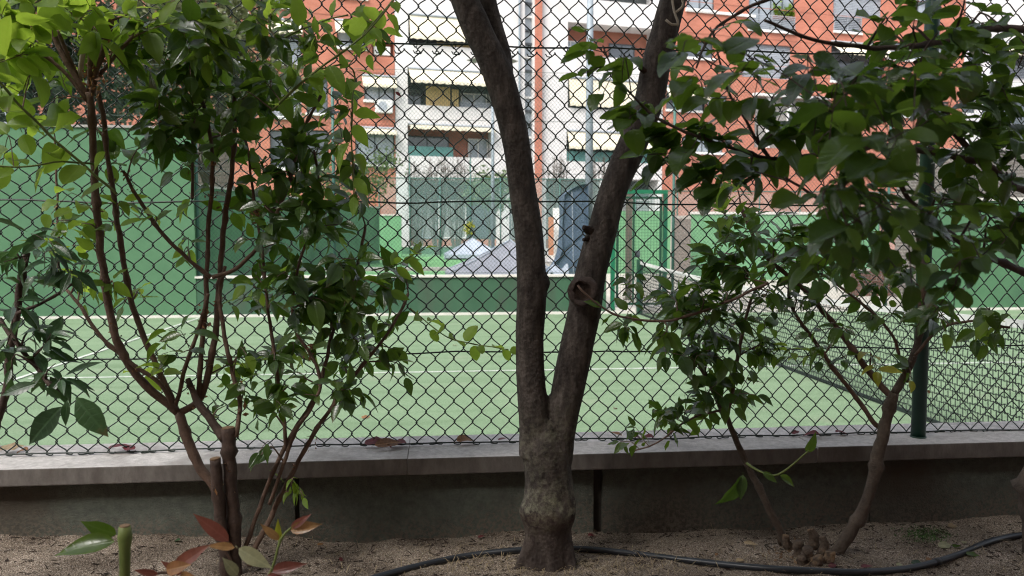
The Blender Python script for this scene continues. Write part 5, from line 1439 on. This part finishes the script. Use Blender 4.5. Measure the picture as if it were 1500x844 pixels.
C(325, 600, 30, 30, 3, 1.66, 1.76, 'ovate', 3, .048, (LD, LM))
C(395, 655, 20, 25, 2, 1.66, 1.74, 'ovate', 2, .045, LD)
print('left bush leaves', lb.finish())

# ------------------------------------------------------------------ dark plant at the left edge
dl = Plant('oleander', 'dark narrow leaved shrub cut off by the left edge of the picture', 'shrub', S(-60, 830), 'twig_dark')
dl.branch(L3([(-60, 850), (-40, 720), (5, 590), (15, 520), (26, 440), (40, 370)], 1.62, 1.58), 7 * px2, 4 * px2, 'stem')
dl.branch(L3([(-30, 700), (-20, 560), (-5, 470), (15, 490), (60, 548), (85, 575)], 1.58, 1.5), 4 * px2, 2.5 * px2)
dl.branch(L3([(22, 460), (60, 445), (95, 425), (130, 395)], 1.58, 1.6), 2.5 * px2, 1.5 * px2)
C = dl.cluster; LL = 'leaf_lance'; dl.kn, dl.kl = .75, .8; dl.up = .5
C(35, 390, 55, 50, 9, 1.5, 1.64, 'lance', 6, .07, LL, droop=.5)
C(95, 390, 50, 40, 6, 1.5, 1.64, 'lance', 5, .066, LL, droop=.5)
C(30, 500, 60, 40, 8, 1.46, 1.6, 'lance', 6, .066, LL, droop=.6)
C(50, 560, 60, 35, 5, 1.44, 1.56, 'lance', 5, .066, LL, droop=.8)
C(20, 340, 30, 30, 2, 1.5, 1.64, 'lance', 4, .05, LL)
for (bx, by, tx, ty, wd, Y) in ((96, 590, 42, 645, 1.5, 1.42), (107, 576, 150, 632, 1.25, 1.42), (92, 585, 70, 570, 1.3, 1.44), (60, 560, 5, 575, 1.2, 1.44), (100, 583, 92, 618, 1.0, 1.46)):
    a, b = P(bx, by, Y), P(tx, ty, Y - .02); dl.leaf(a, (b - a).normalized(), 'lance', (b - a).length * 1.05, LL, V((rnd.uniform(-.3, .3), -1, .5)), wd)
print('dark leaves', dl.finish())

# ------------------------------------------------------------------ small tree on the right
rb = Plant('small_tree', 'small slender stemmed tree with glossy leaves right of the trunk', 'tree', S(1180, 818), 'twig')
b0 = S(1185, 812)
rb.branch(L3([(1205, 838), (1228, 805), (1252, 770), (1274, 720), (1287, 660), (1302, 600), (1309, 575)], 1.68, 1.66), 9.5 * px2, 8.5 * px2, 'stem', 'twig_grey')
rb.branch(L3([(1309, 578), (1328, 545), (1342, 510), (1350, 460), (1353, 400), (1340, 330)], 1.66, 1.62), 6 * px2, 3 * px2, 'stem', 'twig_grey')
rb.branch(L3([(1306, 582), (1292, 568), (1262, 530), (1222, 475), (1185, 432), (1150, 400), (1110, 360), (1085, 300)], 1.66, 1.74), 5 * px2, 2.5 * px2, 'stem')
rb.branch(L3([(1296, 628), (1284, 622), (1259, 589), (1225, 545), (1190, 495), (1160, 450), (1155, 400)], 1.67, 1.74), 4 * px2, 2.2 * px2, 'stem')
rb.branch(L3([(1160, 820), (1150, 792), (1124, 739), (1094, 679), (1064, 612), (1040, 562), (1018, 515), (1005, 470)], 1.70, 1.74), 6.0 * px2, 3.3 * px2, 'stem', 'twig_grey')
rb.branch(L3([(1064, 612), (1075, 560), (1085, 500), (1100, 440), (1120, 400)], 1.73, 1.74), 3.5 * px2, 2 * px2, 'stem')
pth = rb.branch(L3([(1125, 414), (1067, 441), (983, 469), (910, 463), (876, 446), (846, 418)], 1.58, 1.585), 2.2 * px2, 1.3 * px2)
rb.leafy(pth[:int(len(pth) * .86)], 'ovate', 7, .046, (LM, LD), .1, .9, .3)
rb.branch(L3([(1349, 462), (1351, 440), (1355, 415), (1357, 392)], 1.62), 5 * px2, 5.5 * px2, 'cut_branch', 'twig', cut=True)
rb.branch(L3([(1330, 560), (1300, 480), (1230, 420), (1200, 400)], 1.64, 1.68), 2.5 * px2, 1.5 * px2)
rb.branch(L3([(1340, 520), (1380, 480), (1430, 470), (1480, 480)], 1.62, 1.5), 2.5 * px2, 1.5 * px2)
rb.branch(L3([(1094, 679), (1110, 690), (1140, 695), (1185, 660)], 1.68, 1.6), 2 * px2, 1.2 * px2, 'branch', 'shoot')
rb.branch(L3([(1060, 600), (1010, 615), (960, 650), (930, 660)], 1.70, 1.66), 2 * px2, 1.0 * px2)
mb = MB()
for (x, y, r_, h, lean) in ((1158, 806, 8, 30, -.5), (1170, 812, 11, 26, -.2), (1188, 806, 9, 44, .15), (1186, 820, 12, 20, -.3), (1203, 812, 8, 34, .35), (1212, 822, 10, 18, .5), (1148, 800, 7, 22, -.7), (1196, 826, 9, 15, .1), (1174, 824, 9, 14, -.1)):
    r_ *= px2 * .82; h *= px2 * .85; g = S(x, y); d = V((lean, rnd.uniform(-.35, .1), 1)).normalized(); e = V((lean * -.8 + rnd.gauss(0, .3), rnd.gauss(0, .3), 1)).normalized()
    pth = smooth_path([g - d * .02, g + d * h * .45, g + d * h * .7 + e * h * .3], .004, .0015)
    m_ = len(pth); mb.tube(pth, [r_ * (1.25 - .5 * i / m_ + .22 * noise.noise(V((i * .5, x, y)))) for i in range(m_)], 16, bump=.45, freq=75)
mb.build('knotted_base', M['stump_bark'], rb.root, smooth=True)
mb = MB()
for q in range(120):
    p = S(rnd.gauss(1158, 26), rnd.gauss(815, 9)) + V((0, 0, rnd.uniform(0, .008))); leaf_card(mb, p, rnd.uniform(.002, .006))
for q in range(26):
    p = P(rnd.uniform(1155, 1215), rnd.uniform(788, 812), 1.685); leaf_card(mb, p, rnd.uniform(.003, .007))
o = mb.build('bark_chips', M['cut_wood'], rb.root); o['kind'] = 'stuff'
C = rb.cluster; rb.kn, rb.kl = 1.25, 1.0; rb.up = .45
C(1040, 395, 60, 30, 9, 1.56, 1.72, 'ovate', 5, .055, (LD, LM), droop=.3)
C(1010, 440, 50, 30, 5, 1.56, 1.72, 'ovate', 5, .052, (LD, LM), droop=.3)
C(960, 480, 55, 20, 3, 1.56, 1.68, 'ovate', 4, .048, (LM, LD), droop=.2)
C(1110, 350, 60, 50, 12, 1.6, 1.78, 'ovate', 5, .052, (LD, LM))
C(1180, 370, 60, 50, 10, 1.6, 1.76, 'ovate', 5, .052, (LD, LM))
C(1070, 300, 40, 40, 4, 1.62, 1.78, 'ovate', 4, .048, (LM, LF))
C(1030, 520, 55, 35, 11, 1.6, 1.76, 'ovate', 5, .050, (LD, LM), droop=.6)
C(1000, 590, 60, 40, 11, 1.62, 1.78, 'ovate', 5, .044, (LM, LM, LD), droop=.5)
C(1075, 570, 45, 45, 9, 1.62, 1.78, 'ovate', 5, .048, (LM, LD), droop=.6)
C(1090, 500, 50, 40, 9, 1.62, 1.78, 'ovate', 4, .048, (LM, LD), droop=.5)
C(1130, 430, 80, 45, 9, 1.6, 1.76, 'ovate', 5, .042, (LM, LD))
C(1240, 460, 70, 50, 7, 1.58, 1.72, 'ovate', 4, .042, (LM, LD))
C(1290, 390, 60, 50, 7, 1.56, 1.7, 'ovate', 4, .044, (LM, LD))
C(965, 425, 50, 25, 5, 1.58, 1.7, 'ovate', 4, .044, (LM, LD))
C(1180, 510, 50, 35, 3, 1.6, 1.74, 'ovate', 4, .040, (LM, LF))
C(1040, 460, 60, 30, 6, 1.58, 1.72, 'ovate', 5, .044, (LM, LD))
C(945, 640, 40, 20, 4, 1.64, 1.74, 'small', 4, .036, LM, droop=.5)
C(1150, 450, 50, 40, 5, 1.62, 1.76, 'ovate', 3, .048, (LD, LM))
C(1210, 530, 40, 30, 3, 1.6, 1.74, 'ovate', 3, .044, (LM, LD))
C(1310, 540, 35, 30, 3, 1.56, 1.66, 'ovate', 3, .044, (LM, 'leaf_yellow'))
C(1270, 420, 50, 40, 5, 1.58, 1.7, 'ovate', 4, .048, (LM, LD))
C(1360, 430, 40, 50, 5, 1.52, 1.64, 'ovate', 4, .052, (LM, LD))
C(1430, 480, 55, 30, 5, 1.46, 1.58, 'ovate', 4, .050, (LM, LD, LF), droop=.6)
for (bx, by, tx, ty) in ((1090, 695, 1064, 745), (1088, 692, 1085, 730), (1180, 665, 1196, 638), (1140, 695, 1165, 710), (1115, 690, 1138, 706)):
    a, b = P(bx, by, 1.64), P(tx, ty, 1.62); rb.leaf(a, (b - a).normalized(), 'ovate', (b - a).length, LD if ty > 720 else LM, V((rnd.uniform(-.5, .5), -1, .4)), .85)
print('right leaves', rb.finish())

# ------------------------------------------------------------------ overhanging tree, trunk just outside on the right
ov = Plant('overhanging_tree', 'tree on the right whose blurred near branches hang into the picture', 'tree', S(1560, 790), 'twig_dark')
pz = P(1535, 800, 1.55)
ov.branch([P(1530, 830, 1.62), P(1528, 770, 1.62), P(1522, 715, 1.62), P(1545, 660, 1.6), P(1610, 520, 1.5), P(1660, 350, 1.4), P(1680, 150, 1.3), P(1660, -100, 1.2)], .042, .035, 'trunk', 'twig_grey', sides=18, bump=.08)
ov.nodes = []
ov.branch(L3([(1650, 470), (1570, 432), (1500, 400), (1418, 361), (1358, 318), (1325, 281), (1300, 225)], 1.25, 1.05), .0085, .003)
ov.branch(L3([(1405, 352), (1340, 325), (1270, 308), (1215, 298), (1150, 260)], 1.1, 1.05), .005, .0018)
ov.branch(L3([(1680, 330), (1580, 292), (1500, 277), (1478, 267), (1435, 230), (1402, 200), (1370, 140), (1340, 90)], 1.25, 1.05), .010, .003)
ov.branch(L3([(1432, 237), (1385, 227), (1300, 215), (1215, 225), (1125, 231), (1087, 220), (1030, 203), (983, 185), (950, 163), (907, 120), (883, 67)], 1.1, 1.2), .005, .0012)
ov.branch(L3([(1670, 120), (1560, 60), (1470, 40), (1390, 60), (1300, 70), (1200, 60), (1120, 30)], 1.2, 1.0), .008, .002)
ov.branch(L3([(1670, -20), (1500, -40), (1300, -40), (1150, -10), (1050, 40), (1020, 100)], 1.2, 1.15), .008, .0015)
ov.branch(L3([(1125, 231), (1070, 140), (1055, 90), (1040, 40)], 1.12, 1.1), .003, .001)
C = ov.cluster; ov.kn, ov.kl = .86, .92; ov.up = .85; ov.near = True; LO = (LM, LD, LD)
C(885, 90, 35, 60, 11, 1.16, 1.22, 'round', 4, .044, LM)
C(870, 50, 25, 30, 3, 1.16, 1.22, 'round', 3, .042, LM)
C(915, 140, 40, 40, 5, 1.15, 1.22, 'round', 4, .044, LM)
C(930, 170, 50, 40, 6, 1.15, 1.22, 'round', 3, .052, LM)
C(990, 220, 60, 50, 9, 1.1, 1.24, 'round', 4, .050, LO)
C(1060, 250, 60, 50, 8, 1.08, 1.2, 'round', 4, .050, LO)
C(1040, 100, 70, 60, 9, 1.0, 1.2, 'broad', 3, .058, LM)
C(1080, 50, 70, 50, 6, 1.0, 1.2, 'broad', 3, .058, LM)
C(1140, 170, 70, 60, 13, 1.0, 1.15, 'broad', 4, .056, LO)
C(1230, 130, 75, 50, 8, .74, 1.02, 'broad', 4, .052, LO)
C(1240, 220, 85, 65, 11, .74, 1.02, 'broad', 4, .055, LO)
C(1330, 150, 80, 70, 12, .74, 1.02, 'broad', 4, .052, LO)
C(1350, 60, 80, 60, 13, .98, 1.14, 'broad', 4, .052, LO)
C(1450, 70, 70, 70, 18, 1.0, 1.2, 'broad', 4, .048, LO)
C(1450, 180, 70, 50, 16, 1.0, 1.2, 'broad', 4, .048, LO)
C(1410, 260, 90, 50, 15, 1.0, 1.18, 'broad', 4, .050, LO)
C(1300, 295, 90, 50, 10, .74, 1.02, 'broad', 4, .052, LO)
C(1200, 310, 60, 40, 8, .74, 1.02, 'broad', 4, .050, LO)
C(1250, 370, 70, 40, 8, .74, 1.02, 'broad', 4, .050, LO)
C(1370, 380, 70, 40, 8, .74, 1.02, 'broad', 4, .052, LO)
C(1460, 330, 60, 50, 8, 1.0, 1.15, 'broad', 4, .048, LO)
C(1385, 440, 50, 40, 4, .85, 1.0, 'broad', 4, .050, LD, droop=.3)
C(1215, 40, 30, 20, 1, 1.0, 1.15, 'broad', 3, .048, LO)
C(1160, 400, 50, 30, 4, 1.0, 1.15, 'broad', 4, .048, LO)
crown(ov, [((P(1660, -100, 1.2)), (2.2, .6, 3.4), .03, .012), (P(1660, -100, 1.2), (1.2, -.6, 3.3), .03, .012)], [((2.2, .6, 3.4), 1.0), ((1.3, -.7, 3.3), 1.0), ((2.5, 1.8, 3.3), .9)], 4500, .05, M['crown_leaf'], M['twig_dark'])
for (bx, by, tx, ty, Y, sp_) in ((1265, 200, 1178, 225, .72, .2), (1262, 200, 1335, 215, .72, -.2), (1300, 232, 1215, 262, .70, .1), (1345, 240, 1270, 268, .74, .3), (1240, 330, 1165, 352, .74, 0), (1330, 120, 1385, 88, .76, .1), (1380, 110, 1452, 92, .78, -.1), (1320, 330, 1392, 352, .72, .2), (1300, 170, 1362, 148, .75, .2),
                             (1020, 58, 1088, 74, .80, .1), (1110, 55, 1040, 80, .80, 0), (1000, 75, 950, 92, .84, .2), (1085, 105, 1010, 112, .82, 0), (1180, 290, 1110, 300, .78, .1), (1420, 300, 1490, 318, .78, 0), (1385, 180, 1450, 200, .78, .1)):
    a, b = P(bx, by, Y), P(tx, ty, Y - .03)
    ov.twigto(a, 'broad', 2, .036, LM)
    ov.leaf(a, (b - a).normalized(), 'broad', (b - a).length * .66, rnd.choice((LD, LM)), V((rnd.uniform(-.15, .15) + sp_ * .3, -.30 + rnd.uniform(-.14, .06), .95)), 1.1)
print('overhang leaves', ov.finish())

# ------------------------------------------------------------------ red-leaved sapling in front
sp = Plant('sapling', 'pruned sapling with one cut green stem and red young leaves at lower left', 'sapling', S(260, 842), 'shoot')
sp.root.location = (P(260, 900, 1.12).x, 1.12, 0.6)
px3 = 1.05 / PXF
sp.branch(L3([(184, 990), (184, 900), (183, 835), (183, 771)], 1.05), 8 * px3, 7.5 * px3, 'cut_stem', 'shoot', cut=True, bump=.04)
sp.branch(L3([(190, 960), (200, 900), (215, 850), (235, 838), (270, 840)], 1.06, 1.08), 3 * px3, 2 * px3, 'shoot', 'leaf_red' if False else 'twig')
sp.branch(L3([(360, 980), (375, 890), (398, 835), (410, 792), (428, 772)], 1.10, 1.12), 3 * px3, 1.6 * px3, 'shoot', 'shoot')
sp.branch(L3([(375, 890), (352, 850), (335, 815), (315, 790)], 1.10, 1.08), 2.4 * px3, 1.5 * px3, 'shoot', 'twig')
sp.nodes = []
for (bx, by, tx, ty, Y, sh, wd, mt, nz) in ((178, 792, 82, 806, 1.05, 'ovate', .72, 'leaf_mid', .9), (176, 784, 122, 768, 1.07, 'ovate', .8, 'leaf_mid', .3), (340, 797, 290, 757, 1.08, 'ovate', .62, 'leaf_red', .6), (348, 803, 308, 798, 1.06, 'ovate', .6, 'leaf_salmon', .8),
        (345, 800, 392, 830, 1.04, 'ovate', .8, 'leaf_pale', .5), (250, 838, 302, 801, 1.06, 'ovate', .62, 'leaf_red', .5), (240, 836, 275, 828, 1.05, 'ovate', .9, 'leaf_salmon', .5), (235, 842, 200, 836, 1.05, 'ovate', .6, 'leaf_red', .5),
        (422, 778, 463, 768, 1.12, 'ovate', .7, 'leaf_salmon', .5), (424, 775, 450, 757, 1.12, 'ovate', .6, 'leaf_red', .4), (412, 792, 385, 772, 1.12, 'ovate', .6, 'leaf_salmon', .4), (412, 795, 405, 768, 1.13, 'ovate', .5, 'leaf_yellow', .4),
        (395, 838, 440, 826, 1.10, 'ovate', .6, 'leaf_red', .6), (350, 845, 330, 822, 1.06, 'ovate', .9, 'leaf_pale', .5), (388, 842, 420, 850, 1.10, 'ovate', .6, 'leaf_red', .6), (270, 842, 240, 826, 1.06, 'ovate', .7, 'leaf_red', .4), (262, 842, 285, 848, 1.04, 'ovate', .9, 'leaf_salmon', .4)):
    a, b = P(bx, by, Y), P(tx, ty, Y - .015); sp.leaf(a, (b - a).normalized(), sh, (b - a).length * 1.02, mt, V((rnd.uniform(-.2, .2), -1, nz)), wd)
sp.finish()

# ------------------------------------------------------------------ irrigation hose
pts = [(500, 862), (555, 845), (605, 831), (680, 815), (760, 806), (840, 804), (900, 808), (1000, 820), (1100, 831), (1180, 836), (1260, 838), (1335, 832), (1400, 814), (1450, 793), (1500, 783), (1580, 776)]
path = [S(x, y + 4) + V((0, 0, .0062)) for x, y in pts]
path = smooth_path(path, .015)
mb = MB(); mb.tube(path, .0072, 14)
hose = thing('irrigation_hose', 'black plastic irrigation hose lying on the soil past the trunk', 'hose', path[0])
mb.build('hose_pipe', M['rubber'], hose, smooth=True)
for i in (int(len(path) * .36), int(len(path) * .72)):
    mb = MB(); mb.tube([path[i], path[i + 1]], .0086, 12); mb.build('dripper', M['rubber'], hose, smooth=True)

# ------------------------------------------------------------------ fallen leaves
def fallen(px, py, where, mat, L, ang, label, shape='ovate', tilt=.35, wide=1.0, group=None):
    if where == 'c': p = G(px, py, ZC + .003)
    elif where == 'k': p = G(px, py, .004)
    elif where == 's': p = S(px, py) + V((0, 0, .004))
    else: p = P(px, py, YF - .006)
    d = V((math.cos(ang), math.sin(ang), rnd.uniform(0, .18) if where != 'f' else -.6)); n = V((rnd.uniform(-tilt, tilt), -rnd.uniform(0, tilt * 1.6), 1)) if where != 'f' else V((.3, -1, .3))
    p = p - V((d.x, d.y, 0)) * L * .5 + V((0, 0, L * .12 if where == 'c' else L * .06))
    if where == 'c': L *= 1.45; d.z += .12; p = p + V((0, 0, .004))
    o = place_leaf(None, 'fallen_leaf', shape, rnd.randrange(3), mat, p, d, n, L, wide=wide)
    return tag(o, label, 'fallen leaf', group or 'fallen leaves')
for a in ((12, 662, 'c', 'dry_tan', .040, .2, 'pale tan dry leaf on the coping at the far left edge'), (34, 664, 'c', 'dry_brown', .028, 2.9, 'small brown dry leaf on the coping next to the pale tan one'),
          (172, 661, 'c', 'dry_red', .045, .3, 'dark red curled leaf on the coping under the left bush'), (190, 662, 'c', 'dry_red', .034, 2.6, 'small dark red leaf overlapping the curled one under the left bush'),
          (545, 654, 'c', 'dry_red', .040, .1, 'dark red leaf at the left end of the brown pile on the coping'), (563, 657, 'c', 'dry_brown', .050, .25, 'large orange brown leaf in the middle of the pile on the coping'),
          (585, 654, 'c', 'dry_red', .038, 3.0, 'dark red leaf at the right end of the brown pile on the coping'), (575, 656, 'c', 'dry_brown', .030, 3.3, 'small brown leaf on top of the pile on the coping'),
          (680, 650, 'c', 'dry_brown', .042, .35, 'single curled orange leaf on the coping left of the trunk'), (735, 648, 'c', 'dry_red', .022, .3, 'tiny red leaf on the coping touching the left side of the trunk'),
          (930, 645, 'c', 'dry_red', .036, .2, 'dark red leaf on the coping right of the trunk'), (950, 645, 'c', 'dry_red', .030, 2.8, 'smaller dark red leaf right beside the other near the trunk'),
          (905, 641, 'c', 'dry_brown', .024, 2.4, 'small brown leaf on the coping nearest the right stem'),
          (1164, 638, 'c', 'dry_red', .020, .3, 'small red leaf on the coping right of the small tree leaves'), (1192, 640, 'c', 'dry_red', .03, 2.8, 'red brown leaf on the coping above the stone joint'), (1230, 637, 'c', 'dry_red', .026, .1, 'flat red leaf on the coping left of the slender stem'),
          (1396, 773, 's', 'dry_tan', .034, .2, 'pale dry leaf on the soil near the wall at right'), (1385, 803, 's', 'leaf_pale', .040, .1, 'pale green leaf on the soil left of the hose bend'),
          (1402, 803, 's', 'leaf_mid', .034, .5, 'green leaf on the soil touching the pale green one'), (1412, 797, 's', 'leaf_pale', .026, .9, 'small greyish leaf on the soil above the green one'),
          (1345, 828, 's', 'leaf_lance', .034, .0, 'dark green leaf on the soil just above the hose'), (1362, 822, 's', 'dry_brown', .024, .3, 'brown leaf beside the dark green one above the hose'),
          (1425, 815, 's', 'leaf_mid', .030, -.4, 'yellow green leaf on the soil below the hose at right'), (1318, 830, 's', 'leaf_pale', .020, .2, 'little pale leaf on the soil at the hose bend'),
          (1270, 834, 's', 'dry_red', .030, .1, 'red brown leaf on the soil right of the slender stem foot'), (1220, 832, 's', 'dry_red', .028, .5, 'dark red leaf against the foot of the slender stem'),
          (287, 785, 's', 'leaf_lance', .030, .1, 'dark green leaf on the soil by the wall left of the bush'), (258, 794, 's', 'leaf_lance', .022, 2.8, 'small dark leaf on the soil farther left of the bush'),
          (868, 787, 's', 'dry_red', .026, .3, 'dark red leaf on the soil below the dark wall joint'), (706, 789, 's', 'dry_red', .024, .6, 'thin dark leaf on the soil against the wall left of the trunk'),
          (607, 832, 's', 'leaf_dark', .022, .5, 'dark green leaf lying on the hose end left of the trunk'), (650, 822, 's', 'leaf_pale', .018, .2, 'pale leaf on the soil below the hose left of the trunk'),
          (1085, 824, 's', 'dry_tan', .026, .2, 'tan leaf on the soil between the trunk and the small tree'), (1100, 800, 's', 'dry_tan', .034, -.5, 'long tan leaf on the soil left of the knotted base'),
          (1050, 815, 's', 'dry_brown', .016, .9, 'small brown leaf near the hose right of the trunk'), (585, 136, 'f', 'dry_red', .020, .3, 'small red leaf caught in the fence before the white building'), (1363, 573, 'f', 'dry_brown', .022, 0, 'orange leaf caught in the fence beside the green post'),
          (536, 612, 'k', 'dry_brown', .07, .4, 'small brown leaf lying on the green court left of the trunk'), (902, 598, 'k', 'dry_red', .07, .9, 'reddish leaf lying on the green court right of the trunk'), (666, 506, 'k', 'dry_tan', .08, 2.2, 'pale leaf lying on the court near the centre line'),
          (470, 800, 's', 'dry_brown', .018, .4, 'tiny brown leaf on bare soil below the dark wall joint at left'), (500, 822, 's', 'dry_red', .02, 1.4, 'dark red leaf on bare soil left of the hose end')):
    fallen(*a)
